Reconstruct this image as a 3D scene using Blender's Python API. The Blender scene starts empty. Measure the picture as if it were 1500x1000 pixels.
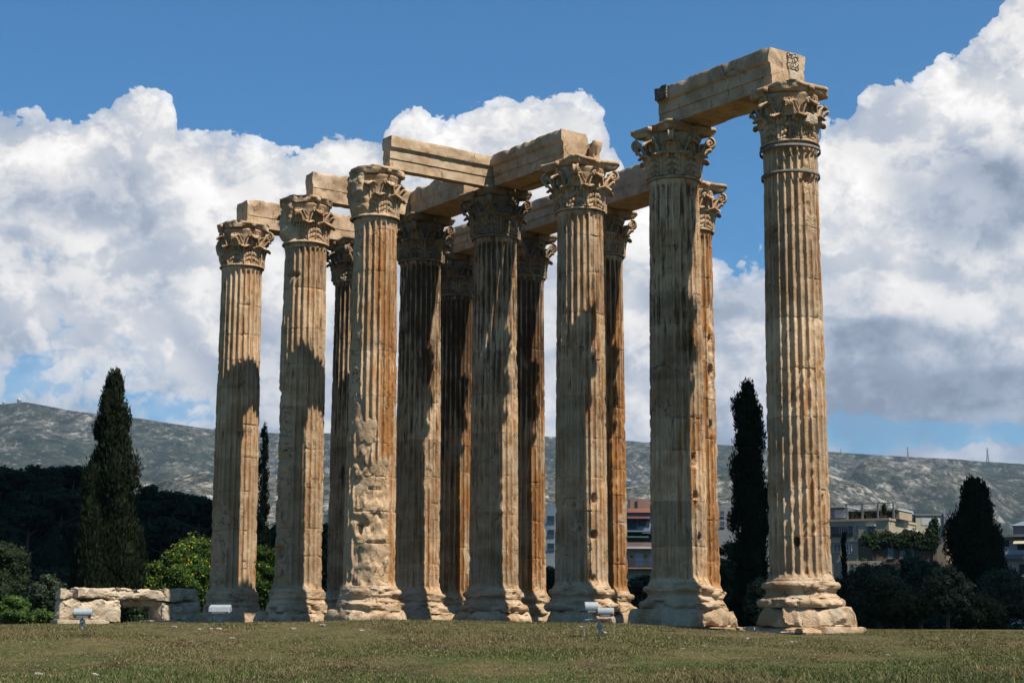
import bpy, math, random
import numpy as np
from math import radians as RAD, pi, sin, cos, tan, atan2, sqrt

# ------------------------------------------------------------------ camera, light, world
SC = bpy.context.scene
COL = SC.collection
F_PX, PITCH, ROLL, CAM_Z = 2515.2, 0.168853, 0.002997, -0.245
cam_d = bpy.data.cameras.new('camera')
cam = bpy.data.objects.new('camera', cam_d)
COL.objects.link(cam)
cam_d.sensor_width = 36.0
cam_d.lens = 36.0 * F_PX / 1500.0
cam_d.clip_start = 0.5
cam_d.clip_end = 40000
cam.location = (0, 0, CAM_Z)
cam.rotation_mode = 'XYZ'
from mathutils import Matrix, Vector
cam.matrix_world = Matrix.Translation((0, 0, CAM_Z)) @ Matrix.Rotation(pi/2 + PITCH, 4, 'X') @ Matrix.Rotation(ROLL, 4, 'Z')
SC.camera = cam

SUN_AZ = RAD(-40.0)      # direction towards the sun in the xy plane
SUN_EL = RAD(57.0)
SUN_DIR = np.array([cos(SUN_AZ)*cos(SUN_EL), sin(SUN_AZ)*cos(SUN_EL), sin(SUN_EL)])
sun_d = bpy.data.lights.new('sun', 'SUN')
sun_d.energy = 5.0
sun_d.angle = RAD(0.55)
sun_d.color = (1.0, 0.93, 0.82)
sun = bpy.data.objects.new('sun', sun_d)
COL.objects.link(sun)
sun.rotation_euler = Vector(-SUN_DIR).to_track_quat('-Z', 'Y').to_euler()
SC.view_settings.view_transform = 'Standard'
SC.view_settings.look = 'None'
SC.view_settings.exposure = 0.68
SC.view_settings.gamma = 1.0
SC.cycles.max_bounces = 6
SC.cycles.diffuse_bounces = 3
SC.cycles.glossy_bounces = 2
SC.cycles.volume_bounces = 0
SC.cycles.use_adaptive_sampling = True

def ray(u, v):
    """direction (x, y=1, z) of the photograph's pixel u, v"""
    a, b = u-750.0, v-500.0
    cr, sr = cos(ROLL), sin(ROLL)
    x, w = a*cr+b*sr, -a*sr+b*cr
    up = -w/F_PX
    c, s = cos(PITCH), sin(PITCH)
    dy, dz = c-up*s, s+up*c
    return (x/F_PX/dy, 1.0, dz/dy)
def at(u, v, y):
    r = ray(u, v)
    return (r[0]*y, y, CAM_Z+r[2]*y)

# ------------------------------------------------------------------ tiny node language
class N:
    def __init__(s, tree): s.t = tree
    def new(s, kind, **kw):
        n = s.t.nodes.new(kind)
        for k, v in kw.items(): setattr(n, k, v)
        return n
    def put(s, sock, v):
        if isinstance(v, bpy.types.NodeSocket): s.t.links.new(v, sock)
        elif v is not None:
            if isinstance(v, (tuple, list)) and len(v) == 3 and sock.type == 'RGBA': v = (*v, 1)
            sock.default_value = v
    def m(s, op, a, b=None, c=None, clamp=False):
        n = s.new('ShaderNodeMath', operation=op, use_clamp=clamp)
        s.put(n.inputs[0], a)
        if b is not None: s.put(n.inputs[1], b)
        if c is not None: s.put(n.inputs[2], c)
        return n.outputs[0]
    def vm(s, op, a, b=None, sc=None):
        n = s.new('ShaderNodeVectorMath', operation=op)
        s.put(n.inputs[0], a)
        if b is not None: s.put(n.inputs[1], b)
        if sc is not None: s.put(n.inputs['Scale'], sc)
        return n.outputs[0]
    def noise(s, vec, scale, detail=4, rough=.55, dist=0, out=0, lac=2.0):
        n = s.new('ShaderNodeTexNoise')
        s.put(n.inputs['Vector'], vec); s.put(n.inputs['Scale'], scale)
        n.inputs['Detail'].default_value = detail; n.inputs['Roughness'].default_value = rough
        n.inputs['Distortion'].default_value = dist; n.inputs['Lacunarity'].default_value = lac
        return n.outputs[out]
    def voro(s, vec, scale, feature='F1', out='Distance', detail=0, rand=1.0):
        n = s.new('ShaderNodeTexVoronoi', feature=feature)
        s.put(n.inputs['Vector'], vec); s.put(n.inputs['Scale'], scale)
        if 'Detail' in n.inputs: n.inputs['Detail'].default_value = detail
        n.inputs['Randomness'].default_value = rand
        return n.outputs[out]
    def ss(s, x, a, b):
        n = s.new('ShaderNodeMapRange', interpolation_type='SMOOTHSTEP')
        s.put(n.inputs[0], x); n.inputs[1].default_value = a; n.inputs[2].default_value = b
        return n.outputs[0]
    def lin(s, x, a, b, c, d):
        n = s.new('ShaderNodeMapRange')
        s.put(n.inputs[0], x); n.inputs[1].default_value = a; n.inputs[2].default_value = b
        n.inputs[3].default_value = c; n.inputs[4].default_value = d
        return n.outputs[0]
    def mix(s, f, a, b, mode='MIX'):
        n = s.new('ShaderNodeMix', data_type='RGBA', blend_type=mode)
        s.put(n.inputs['Factor'], f); s.put(n.inputs['A'], a); s.put(n.inputs['B'], b)
        return n.outputs['Result']
    def comb(s, x, y, z):
        n = s.new('ShaderNodeCombineXYZ')
        s.put(n.inputs[0], x); s.put(n.inputs[1], y); s.put(n.inputs[2], z)
        return n.outputs[0]
    def sep(s, v):
        n = s.new('ShaderNodeSeparateXYZ'); s.put(n.inputs[0], v); return n.outputs
    def attr(s, name, out='Fac'):
        n = s.new('ShaderNodeAttribute', attribute_name=name); return n.outputs[out]

# ------------------------------------------------------------------ world: sky with cumulus clouds
def build_world():
    w = bpy.data.worlds.new('World'); SC.world = w; w.use_nodes = True
    t = w.node_tree; t.nodes.clear(); n = N(t)
    tc = n.new('ShaderNodeTexCoord')
    d = n.vm('NORMALIZE', tc.outputs['Generated'])
    x, y, z = n.sep(d)[:3]
    az = n.m('ARCTAN2', x, y); el = n.m('ARCSINE', z)
    # cloud tops as elevation over azimuth
    pts = [(-60,168),(0,152),(60,156),(120,158),(160,140),(215,124),(250,146),(264,192),(330,194),(390,190),(440,205),(490,197),
           (553,208),(566,190),(605,157),(640,176),(700,155),(760,143),(830,143),(885,163),(912,205),(922,250),(960,262),(1050,285),
           (1110,300),(1190,290),(1206,180),(1240,170),(1290,125),(1340,128),(1378,86),(1420,66),(1455,34),(1480,-10),(1515,-30),(1600,60)]
    AZ0, AZ1, EM = -0.36, 0.36, 0.5
    fc = n.new('ShaderNodeFloatCurve')
    cm = fc.mapping; cm.use_clip = False
    cv = cm.curves[0]
    pp = []
    for u, v in pts:
        r = ray(u, v)
        a = atan2(r[0], 1.0); e = math.atan2(r[2], math.hypot(r[0], 1.0))
        pp.append(((a-AZ0)/(AZ1-AZ0), e/EM))
    cv.points[0].location = (0.0, pp[0][1]); cv.points[1].location = (1.0, pp[-1][1])
    for p in pp:
        q = cv.points.new(*p); q.handle_type = 'AUTO_CLAMPED'
    cm.update()
    n.put(fc.inputs['Value'], n.lin(az, AZ0, AZ1, 0, 1))
    top = n.m('MULTIPLY', fc.outputs[0], EM)

    # density group reused at a point and at a point shifted towards the sun
    g = bpy.data.node_groups.new('cloud_density', 'ShaderNodeTree')
    g.interface.new_socket('Dir', in_out='INPUT', socket_type='NodeSocketVector')
    g.interface.new_socket('Puff', in_out='OUTPUT', socket_type='NodeSocketFloat')
    gn = N(g)
    gi = gn.new('NodeGroupInput'); go = gn.new('NodeGroupOutput')
    dv = gi.outputs[0]
    dq = gn.vm('MULTIPLY', dv, (1.0, 1.0, 1.25))
    w1 = gn.vm('SUBTRACT', gn.noise(dq, 14, 5, .6, out=1), (.5, .5, .5))
    w2 = gn.vm('SUBTRACT', gn.noise(dq, 70, 4, .6, out=1), (.5, .5, .5))
    dv2 = gn.vm('ADD', dq, gn.vm('ADD', gn.vm('SCALE', w1, sc=0.055), gn.vm('SCALE', w2, sc=0.012)))
    v1 = gn.voro(dv2, 15); v2 = gn.voro(dv2, 37); v3 = gn.voro(dv2, 88); v4 = gn.voro(dv2, 200)
    def bl(v, c):      # round billow
        return gn.m('SUBTRACT', c, gn.m('MULTIPLY', v, v))
    s = gn.m('MULTIPLY', bl(v1, .30), .42)
    s = gn.m('ADD', s, gn.m('MULTIPLY', bl(v2, .28), .24))
    s = gn.m('ADD', s, gn.m('MULTIPLY', bl(v3, .26), .14))
    s = gn.m('ADD', s, gn.m('MULTIPLY', bl(v4, .26), .075))
    s = gn.m('ADD', s, gn.m('MULTIPLY', gn.m('SUBTRACT', gn.noise(dq, 55, 9, .65), .5), .20))
    s = gn.m('ADD', s, gn.m('MULTIPLY', gn.m('SUBTRACT', gn.noise(dv, 11, 3, .5), .5), .34))
    gn.put(go.inputs[0], s)
    def puff(vec):
        q = n.new('ShaderNodeGroup'); q.node_tree = g; n.put(q.inputs[0], vec); return q.outputs[0]
    p0 = puff(d)
    dl = n.vm('ADD', d, (0.0095, 0.0, 0.0125))
    p1 = puff(dl)
    over = n.m('SUBTRACT', top, el)                       # radians below the cloud top
    def blob(u, v, ru, rv):
        r = ray(u, v); a = atan2(r[0], 1.0); e = math.atan2(r[2], math.hypot(r[0], 1.0))
        dx = n.m('DIVIDE', n.m('SUBTRACT', az, a), ru/F_PX); dy = n.m('DIVIDE', n.m('SUBTRACT', el, e), rv/F_PX)
        q = n.m('ADD', n.m('MULTIPLY', dx, dx), n.m('MULTIPLY', dy, dy))
        return n.m('SUBTRACT', 1.0, n.m('SQRT', q), clamp=True)
    deep0 = n.ss(over, 0.03, 0.16)
    base = n.m('MULTIPLY', over, 26.0)
    base = n.m('MINIMUM', base, n.lin(deep0, 0, 1, .60, .45))
    for (u, v, ru, rv, k) in [(1085, 300, 130, 150, .95), (1222, 285, 60, 55, .55), (70, 570, 210, 60, .40), (270, 612, 200, 45, .42), (60, 372, 75, 40, .45), (1440, 638, 340, 40, .25), (1290, 505, 90, 40, .25),
                              (1130, 470, 100, 100, .2), (1290, 640, 220, 50, .35), (940, 210, 80, 60, .5), (700, 620, 300, 60, .3)]:
        base = n.m('SUBTRACT', base, n.m('MULTIPLY', blob(u, v, ru, rv), k))
    dens = n.m('ADD', base, n.m('SUBTRACT', p0, .0))
    hard = n.ss(over, .10, .0)                        # crisp tops, softer ragged lower parts
    mask = n.m('ADD', n.m('MULTIPLY', n.ss(dens, 0.0, 0.045), hard), n.m('MULTIPLY', n.ss(dens, -.02, .16), n.m('SUBTRACT', 1.0, hard)))
    soft = n.ss(dens, 0.0, 0.5)
    # light on the puffs
    rel = n.m('SUBTRACT', p0, p1)
    lit = n.ss(rel, -0.15, 0.17)
    qb = n.vm('ADD', d, n.vm('SCALE', n.vm('SUBTRACT', n.noise(d, 16, 4, .55, out=1), (.5, .5, .5)), sc=.05))
    sa = n.voro(qb, 19); sb = n.voro(n.vm('ADD', qb, (0.012, 0, 0.018)), 19)
    lit2 = n.ss(n.m('SUBTRACT', sb, sa), -.35, .35)
    lit = n.m('ADD', n.m('MULTIPLY', lit, .55), n.m('MULTIPLY', lit2, .45))
    deep = n.ss(over, 0.02, 0.19)                        # lower parts of the banks are greyer
    big = n.noise(d, 7.5, 5, .6)
    grey = n.m('MULTIPLY', deep, n.ss(big, .38, .62))
    extra = n.m('MULTIPLY', blob(1425, 290, 180, 110), 1.15)
    extra = n.m('MAXIMUM', extra, n.m('MULTIPLY', blob(1290, 495, 150, 50), 1.2))
    extra = n.m('MAXIMUM', extra, blob(1090, 440, 110, 60))
    extra = n.m('MAXIMUM', extra, n.m('MULTIPLY', blob(1420, 570, 220, 55), 1.2))
    extra = n.m('MAXIMUM', extra, n.m('MULTIPLY', blob(130, 300, 260, 110), .7))
    grey = n.m('MAXIMUM', grey, n.ss(n.m('ADD', extra, n.m('MULTIPLY', n.m('SUBTRACT', n.noise(d, 30, 5, .6), .5), .7)), .05, .75))
    br = n.m('ADD', n.m('MULTIPLY', n.m('MULTIPLY', lit, n.lin(deep, 0, 1, 1, .75)), .52), .50)
    br = n.m('MULTIPLY', br, n.m('SUBTRACT', 1.0, n.m('MULTIPLY', grey, .46)))
    br = n.m('ADD', br, n.m('MULTIPLY', n.m('SUBTRACT', 1.0, deep), .05))
    colr = n.mix(n.ss(br, .30, .88), (.76, .90, 1.14), (1.02, .995, .97))
    ccol = n.vm('SCALE', colr, sc=br)
    sky = n.new('ShaderNodeTexSky', sky_type='NISHITA', sun_disc=False)
    sky.sun_elevation = SUN_EL
    sky.sun_rotation = math.pi/2 - SUN_AZ
    sky.altitude = 100; sky.air_density = 1.0; sky.dust_density = 0.6; sky.ozone_density = 3.0
    skyc = n.mix(1.0, sky.outputs[0], (.44, .94, 1.22), 'MULTIPLY')
    b1 = n.new('ShaderNodeBackground'); n.put(b1.inputs[0], skyc); b1.inputs[1].default_value = 0.060
    b2 = n.new('ShaderNodeBackground'); n.put(b2.inputs[0], ccol); b2.inputs[1].default_value = 0.66
    # other side of the sky: scattered cloud, from the same noise; below the horizon none
    front = n.ss(n.m('ABSOLUTE', az), 0.55, 0.35)
    front = n.m('SUBTRACT', 1.0, n.ss(n.m('ABSOLUTE', az), 0.36, 0.6))
    other = n.m('MULTIPLY', n.ss(p0, .10, .22), n.m('SUBTRACT', 1.0, n.ss(el, .25, .6)))
    other = n.m('MULTIPLY', other, .12)
    f = n.m('ADD', n.m('MULTIPLY', mask, front), n.m('MULTIPLY', other, n.m('SUBTRACT', 1.0, front)))
    f = n.m('MULTIPLY', f, n.lin(soft, 0, .5, .72, 1.0))
    veil = n.m('MULTIPLY', n.m('MULTIPLY', deep, front), n.lin(n.noise(d, 22, 5, .6), .3, .7, .15, .6))
    f = n.m('MAXIMUM', f, veil)
    f = n.m('MINIMUM', f, 1.0)
    f = n.m('MULTIPLY', f, n.ss(z, -0.01, 0.01))
    ms = n.new('ShaderNodeMixShader'); n.put(ms.inputs[0], f); n.put(ms.inputs[1], b1.outputs[0]); n.put(ms.inputs[2], b2.outputs[0])
    o = n.new('ShaderNodeOutputWorld'); n.put(o.inputs[0], ms.outputs[0])
    w.cycles.sampling_method = 'MANUAL'; w.cycles.sample_map_resolution = 512
build_world()

# ------------------------------------------------------------------ numpy noise
def _h(ix, iy, iz, seed):
    n = (ix*374761393 + iy*668265263 + iz*2147483647 + seed*1274126177) & 0xffffffff
    n = ((n ^ (n >> 13))*1274126177) & 0xffffffff
    n = ((n ^ (n >> 15))*2246822519) & 0xffffffff
    return ((n ^ (n >> 16)) & 0xffffff)/float(0xffffff)
def vnoise(P, seed=0):
    P = np.asarray(P, dtype=np.float64)
    i = np.floor(P).astype(np.int64); f = P-i; f = f*f*(3-2*f)
    r = 0
    for dx in (0, 1):
        wx = f[..., 0] if dx else 1-f[..., 0]
        for dy in (0, 1):
            wy = f[..., 1] if dy else 1-f[..., 1]
            for dz in (0, 1):
                wz = f[..., 2] if dz else 1-f[..., 2]
                r = r + wx*wy*wz*_h(i[..., 0]+dx, i[..., 1]+dy, i[..., 2]+dz, seed)
    return r*2-1
def fbm(P, seed=0, oct=4, gain=.5):
    r = 0; a = 1.; P = np.asarray(P, dtype=np.float64)
    for k in range(oct):
        r = r + a*vnoise(P*(2**k)+k*17.3, seed+k); a *= gain
    return r
def sstep(x, a, b):
    t = np.clip((x-a)/(b-a), 0, 1); return t*t*(3-2*t)

# ------------------------------------------------------------------ mesh helpers
def mesh_np(name, V, Fq, smooth=True, attrs=None):
    """V (n,3); Fq list of face arrays, each (m,k)"""
    me = bpy.data.meshes.new(name)
    if isinstance(Fq, np.ndarray): Fq = [Fq]
    V = np.asarray(V, dtype=np.float32)
    loops = np.concatenate([f.ravel() for f in Fq]).astype(np.int32)
    tot = np.concatenate([np.full(len(f), f.shape[1], dtype=np.int32) for f in Fq])
    st = np.concatenate([[0], np.cumsum(tot)[:-1]]).astype(np.int32)
    me.vertices.add(len(V)); me.vertices.foreach_set('co', V.ravel())
    me.loops.add(len(loops)); me.loops.foreach_set('vertex_index', loops)
    me.polygons.add(len(tot)); me.polygons.foreach_set('loop_start', st); me.polygons.foreach_set('loop_total', tot)
    me.polygons.foreach_set('use_smooth', np.full(len(tot), bool(smooth)))
    me.update(calc_edges=True)
    if attrs:
        for k, a in attrs.items():
            at_ = me.attributes.new(k, 'FLOAT', 'POINT'); at_.data.foreach_set('value', np.asarray(a, dtype=np.float32).ravel())
    me.validate()
    return me
def gridF(nu, nv, wu=False, wv=False, off=0):
    iu = np.arange(nu if wu else nu-1); iv = np.arange(nv if wv else nv-1)
    a, b = np.meshgrid(iu, iv, indexing='ij')
    a2, b2 = (a+1) % nu, (b+1) % nv
    return np.stack([a*nv+b, a2*nv+b, a2*nv+b2, a*nv+b2], -1).reshape(-1, 4)+off
def link(name, me, mat=None, parent=None, loc=None, rz=None):
    o = bpy.data.objects.new(name, me); COL.objects.link(o)
    if mat is not None and len(me.materials) == 0: me.materials.append(mat)
    if parent is not None: o.parent = parent
    if loc is not None: o.location = loc
    if rz is not None: o.rotation_euler = (0, 0, rz)
    return o
def empty(name, loc, rz=0):
    o = bpy.data.objects.new(name, None); COL.objects.link(o)
    o.location = loc; o.rotation_euler = (0, 0, rz); o.empty_display_size = .3
    return o
def tag(o, label=None, cat=None, group=None, kind=None):
    if label: o['label'] = label
    if cat: o['category'] = cat
    if group: o['group'] = group
    if kind: o['kind'] = kind
    return o
class MB:
    """collects boxes / tubes / raw pieces into one mesh"""
    def __init__(s): s.V = []; s.F = []; s.n = 0
    def add(s, V, F):
        V = np.asarray(V, float)
        if isinstance(F, np.ndarray): F = [F]
        for f in F: s.F.append(np.asarray(f)+s.n)
        s.V.append(V); s.n += len(V); return s
    def box(s, x0, y0, z0, x1, y1, z1, rz=0):
        V = np.array([[x, y, z] for x in (x0, x1) for y in (y0, y1) for z in (z0, z1)], float)
        if rz:
            c = V[:, :2].mean(0); q = V[:, :2]-c; V[:, :2] = c+np.stack([q[:, 0]*cos(rz)-q[:, 1]*sin(rz), q[:, 0]*sin(rz)+q[:, 1]*cos(rz)], 1)
        return s.add(V, np.array([[0, 1, 3, 2], [4, 6, 7, 5], [0, 4, 5, 1], [2, 3, 7, 6], [0, 2, 6, 4], [1, 5, 7, 3]]))
    def tube(s, pts, r, k=8):
        pts = np.asarray(pts, float); r = np.broadcast_to(r, (len(pts),))
        T = np.gradient(pts, axis=0); T /= np.linalg.norm(T, axis=1)[:, None]+1e-9
        up = np.array([0, 0, 1.]) if abs(T[:, 2]).mean() < .9 else np.array([1., 0, 0])
        A = np.cross(T, up); A /= np.linalg.norm(A, axis=1)[:, None]+1e-9; Bv = np.cross(T, A)
        th = np.arange(k)*2*pi/k
        V = pts[:, None]+r[:, None, None]*(A[:, None]*np.cos(th)[None, :, None]+Bv[:, None]*np.sin(th)[None, :, None])
        m = len(pts)
        return s.add(V.reshape(-1, 3), [gridF(m, k, wv=True)]+[np.arange(k)[::-1][None], (np.arange(k)+(m-1)*k)[None]])
    def mesh(s, name, smooth=False):
        V = np.concatenate(s.V)
        byk = {}
        for f in s.F: byk.setdefault(f.shape[1], []).append(f)
        return mesh_np(name, V, [np.concatenate(v) for v in byk.values()], smooth)
    def build(s, name, mat, parent=None, smooth=False): return link(name, s.mesh(name, smooth), mat, parent)

def smooth_by_angle(me, deg=40):
    # split shading at hard profile edges
    me.update()
    sharp = me.attributes.get('sharp_edge') or me.attributes.new('sharp_edge', 'BOOLEAN', 'EDGE')
    nP = len(me.polygons); nrm = np.empty(nP*3, np.float32); me.polygons.foreach_get('normal', nrm); nrm = nrm.reshape(-1, 3)
    le = np.empty(len(me.loops), np.int32); me.loops.foreach_get('edge_index', le)
    lt = np.empty(nP, np.int32); me.polygons.foreach_get('loop_total', lt); pi_ = np.repeat(np.arange(nP), lt)
    order = np.argsort(le, kind='stable'); e = le[order]; p = pi_[order]
    same = e[1:] == e[:-1]; ea = e[1:][same]; d = (nrm[p[1:][same]]*nrm[p[:-1][same]]).sum(1)
    v = np.zeros(len(me.edges), bool); v[ea] = d < cos(RAD(deg)); sharp.data.foreach_set('value', v)

def block_mesh(name, sx, sy, sz, step=.1, round_=.06, rough=.02, chip=.0, seed=0, freq=2.0, shape=None, strata=0.0):
    """a quarried block: subdivided box, rounded and chipped edges, rough faces. centre at base."""
    nx, ny, nz = [max(2, int(round(s_/step))+1) for s_ in (sx, sy, sz)]
    Vs, Fs, off = [], [], 0
    def face(a, b, na, nb, fn, flip):
        nonlocal off
        A, Bb = np.meshgrid(np.linspace(-1, 1, na), np.linspace(-1, 1, nb), indexing='ij')
        V = fn(A, Bb).reshape(-1, 3); f = gridF(na, nb, off=off)
        Vs.append(V); Fs.append(f[:, ::-1] if flip else f); off += len(V)
    one = np.ones
    face(0, 1, nx, ny, lambda a, b: np.stack([a, b, one(a.shape)], -1), False)
    face(0, 1, nx, ny, lambda a, b: np.stack([a, b, -one(a.shape)], -1), True)
    face(0, 2, nx, nz, lambda a, b: np.stack([a, one(a.shape), b], -1), True)
    face(0, 2, nx, nz, lambda a, b: np.stack([a, -one(a.shape), b], -1), False)
    face(1, 2, ny, nz, lambda a, b: np.stack([one(a.shape), a, b], -1), False)
    face(1, 2, ny, nz, lambda a, b: np.stack([-one(a.shape), a, b], -1), True)
    U = np.concatenate(Vs); Fq = np.concatenate(Fs)
    # weld
    key = np.round(U*10000).astype(np.int64); _, idx, inv = np.unique(key, axis=0, return_index=True, return_inverse=True)
    inv = inv.ravel(); U = U[idx]; Fq = inv[Fq]
    h = np.array([sx, sy, sz])/2
    P = U*h
    # round: pull towards an inset box
    core = np.clip(P, -(h-round_), h-round_); dlt = P-core; L = np.linalg.norm(dlt, axis=1)[:, None]+1e-9
    nrm = dlt/L
    ne = (np.abs(U) > .999).sum(1)
    P = core+nrm*round_
    edge = (np.sort(h-np.abs(P), axis=1)[:, 1])      # distance to second nearest face = edge distance
    nb = fbm(P*freq+seed*7.1, seed, 4)
    bil = np.abs(fbm(P*freq*1.7+seed*1.9, seed+31, 4))           # creased, conchoidal faces
    P = P+nrm*((nb*.55+.30-bil*1.1)*rough)[:, None]
    if strata:
        q = P[:, 2]*5.5+1.6*fbm(P*np.array([.9, .9, .5])+seed, seed+41, 3)
        st = np.abs((q % 1)-.5)*2
        P = P-nrm*(strata*np.clip(1-st*3.2, 0, 1)*(.4+.6*np.clip(nb+.4, 0, 1)))[:, None]+nrm*(strata*.5*(_h(np.floor(q).astype(np.int64), np.zeros(len(q), np.int64), np.zeros(len(q), np.int64), seed)-.5))[:, None]
    if chip:
        c = fbm(P*freq*.9+seed*3.3+50, seed+9, 4)
        k = np.clip(c-.05, 0, 1)*chip*np.exp(-edge/(.18))
        cen = P/ (np.linalg.norm(P, axis=1)[:, None]+1e-9)
        P = P-(nrm*.6+cen*.6)*k[:, None]
    P[:, 2] += sz/2
    if shape is not None: P = shape(P)
    me = mesh_np(name, P, Fq, True); smooth_by_angle(me, 24); return me

# ------------------------------------------------------------------ materials
def new_mat(name):
    m = bpy.data.materials.new(name); m.use_nodes = True
    t = m.node_tree; t.nodes.clear(); n = N(t)
    b = n.new('ShaderNodeBsdfPrincipled'); o = n.new('ShaderNodeOutputMaterial')
    t.links.new(b.outputs[0], o.inputs[0])
    return m, n, b
def bump(n, b, h, dist, strength=1.0):
    bp = n.new('ShaderNodeBump'); n.put(bp.inputs['Height'], h); bp.inputs['Distance'].default_value = dist
    bp.inputs['Strength'].default_value = strength
    n.put(b.inputs['Normal'], bp.outputs[0])
def ocoord(n, rnd=True):
    tc = n.new('ShaderNodeTexCoord'); v = tc.outputs['Object']
    if rnd:
        oi = n.new('ShaderNodeObjectInfo')
        v = n.vm('ADD', v, n.comb(n.m('MULTIPLY', oi.outputs['Random'], 37.0), n.m('MULTIPLY', oi.outputs['Random'], 91.0), 0.0))
    return v
def mat_simple(name, col, rough=.8, var=.25, scale=3.0, bumpd=0, metal=0, spec=.3):
    m, n, b = new_mat(name); v = ocoord(n)
    nz = n.noise(v, scale, 5, .6)
    f = n.lin(nz, .3, .7, 1-var, 1+var)
    c = n.vm('SCALE', n.mix(0.0, col, col), sc=f)
    n.put(b.inputs['Base Color'], c); b.inputs['Roughness'].default_value = rough
    b.inputs['Metallic'].default_value = metal; b.inputs['Specular IOR Level'].default_value = spec
    if bumpd: bump(n, b, n.noise(v, scale*4, 5, .6), bumpd)
    return m
LITE = (.475, .332, .205); MID = (.310, .196, .106); RUST = (.29, .125, .036); DARKS = (.050, .033, .022)
def mat_stone(name, shaft=False, lite=LITE, mid=MID, dark=.5, rust=.3, grey=.2, bd=.02):
    m, n, b = new_mat(name); v = ocoord(n)
    c = n.mix(n.ss(n.noise(v, 1.3, 6, .62), .34, .66), mid, lite)
    c = n.mix(n.m('MULTIPLY', n.ss(n.noise(v, .7, 4, .6, out=0), .48, .70), .5), c, (.53, .42, .29))
    vs = n.vm('MULTIPLY', v, (1, 1, .13))
    streak = n.noise(n.vm('MULTIPLY', vs, (1, 1, .6)), 5.5, 6, .68)
    streak2 = n.noise(n.vm('ADD', vs, (7, 3, 1)), 8.5, 6, .66)
    if shaft:
        c = n.mix(n.m('MULTIPLY', n.ss(n.m('ADD', streak, n.m('MULTIPLY', n.attr('rust'), .36)), .575, .74), .9), c, RUST)
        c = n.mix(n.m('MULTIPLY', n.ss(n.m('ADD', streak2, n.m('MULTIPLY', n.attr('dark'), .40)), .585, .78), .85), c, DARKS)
        c = n.mix(n.m('MULTIPLY', n.attr('dmg'), .7), c, n.mix(n.noise(v, 4, 4, .6), (.34, .225, .13), (.46, .335, .21)))
        tone = n.m('ADD', 1.0, n.m('MULTIPLY', n.attr('tone'), .22))
        c = n.vm('SCALE', c, sc=tone)
        c = n.mix(n.m('MULTIPLY', n.attr('joint'), .5), c, (.10, .07, .05))
    else:
        c = n.mix(n.m('MULTIPLY', n.ss(n.noise(n.vm('MULTIPLY', v, (1, 1, .4)), 2.2, 6, .65), .56, .72), rust), c, RUST)
        c = n.mix(n.m('MULTIPLY', n.ss(n.noise(n.vm('ADD', v, (3, 9, 4)), 2.6, 6, .65), .54, .72), dark), c, DARKS)
        c = n.mix(n.m('MULTIPLY', n.ss(n.noise(n.vm('ADD', v, (13, 9, 4)), 1.1, 6, .65), .50, .68), grey), c, (.26, .235, .20))
    # pits and cracks
    pit = n.ss(n.noise(v, 11, 6, .7), .36, .26)
    c = n.mix(n.m('MULTIPLY', pit, .55), c, (.13, .09, .06))
    wv = n.vm('ADD', v, n.vm('SCALE', n.noise(v, 2.5, 4, .6, out=1), sc=.6))
    cr = n.voro(n.vm('MULTIPLY', wv, (1, 1, .6)), .9, 'DISTANCE_TO_EDGE')
    crm = n.m('MULTIPLY', n.ss(cr, .014, .003), n.ss(n.noise(v, .8, 3), .5, .6))
    c = n.mix(n.m('MULTIPLY', crm, .7), c, (.07, .05, .035))
    if shaft:
        ck = n.voro(n.vm('MULTIPLY', wv, (.9, .9, 2.1)), 1.7, 'DISTANCE_TO_EDGE')
        ckm = n.m('MULTIPLY', n.m('MULTIPLY', n.ss(ck, .030, .004), n.attr('dmg')), n.ss(n.noise(v, 1.7, 4), .40, .58))
        c = n.mix(n.m('MULTIPLY', ckm, .75), c, (.05, .034, .022)); crm = n.m('ADD', crm, ckm)
    c = n.vm('SCALE', c, sc=n.lin(n.noise(v, 26, 4, .7), .3, .7, .86, 1.12))
    n.put(b.inputs['Base Color'], c); b.inputs['Roughness'].default_value = .92
    b.inputs['Specular IOR Level'].default_value = .15
    h = n.m('ADD', n.noise(v, 5, 8, .68), n.m('MULTIPLY', n.m('ADD', pit, crm), -.6))
    h = n.m('ADD', h, n.m('MULTIPLY', n.noise(n.vm('MULTIPLY', v, (1, 1, 2.2)), 15, 5, .6), .35))
    bump(n, b, h, bd*2.2, 1.0)
    return m
M_SHAFT = mat_stone('weathered_marble_shaft', shaft=True)
M_CAP = mat_stone('weathered_marble_capital', dark=.6, rust=.45, grey=.35)
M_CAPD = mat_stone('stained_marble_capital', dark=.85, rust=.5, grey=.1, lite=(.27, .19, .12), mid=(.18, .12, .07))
M_BASE = mat_stone('weathered_marble_base', dark=.25, rust=.15, grey=.35, lite=(.48, .35, .23), bd=.03)
M_BEAM = mat_stone('weathered_marble_beam', dark=.5, rust=.38, grey=.12, lite=(.47, .335, .215), mid=(.32, .215, .125), bd=.012)
M_BLOCK = mat_stone('ruin_block_stone', dark=.25, rust=.15, grey=.35, lite=(.47, .385, .285), mid=(.34, .265, .185), bd=.03)
M_IRON = mat_simple('grey_iron_band', (.12, .105, .09), .8, .35, 8)

# ------------------------------------------------------------------ columns
A0 = -0.943382571                      # temple axis: towards the near right
AX = np.array([cos(A0), sin(A0)]); BX = np.array([AX[1], -AX[0]])   # BX: towards the left, near
H_BASE, H_SHAFT, H_TOP = 1.35, 15.30, 17.25
C0 = np.array([9.0013, 53.885])
def cpos(i, j):
    p = C0-AX*i*5.5+BX*(1-j)*5.5
    return p

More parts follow.
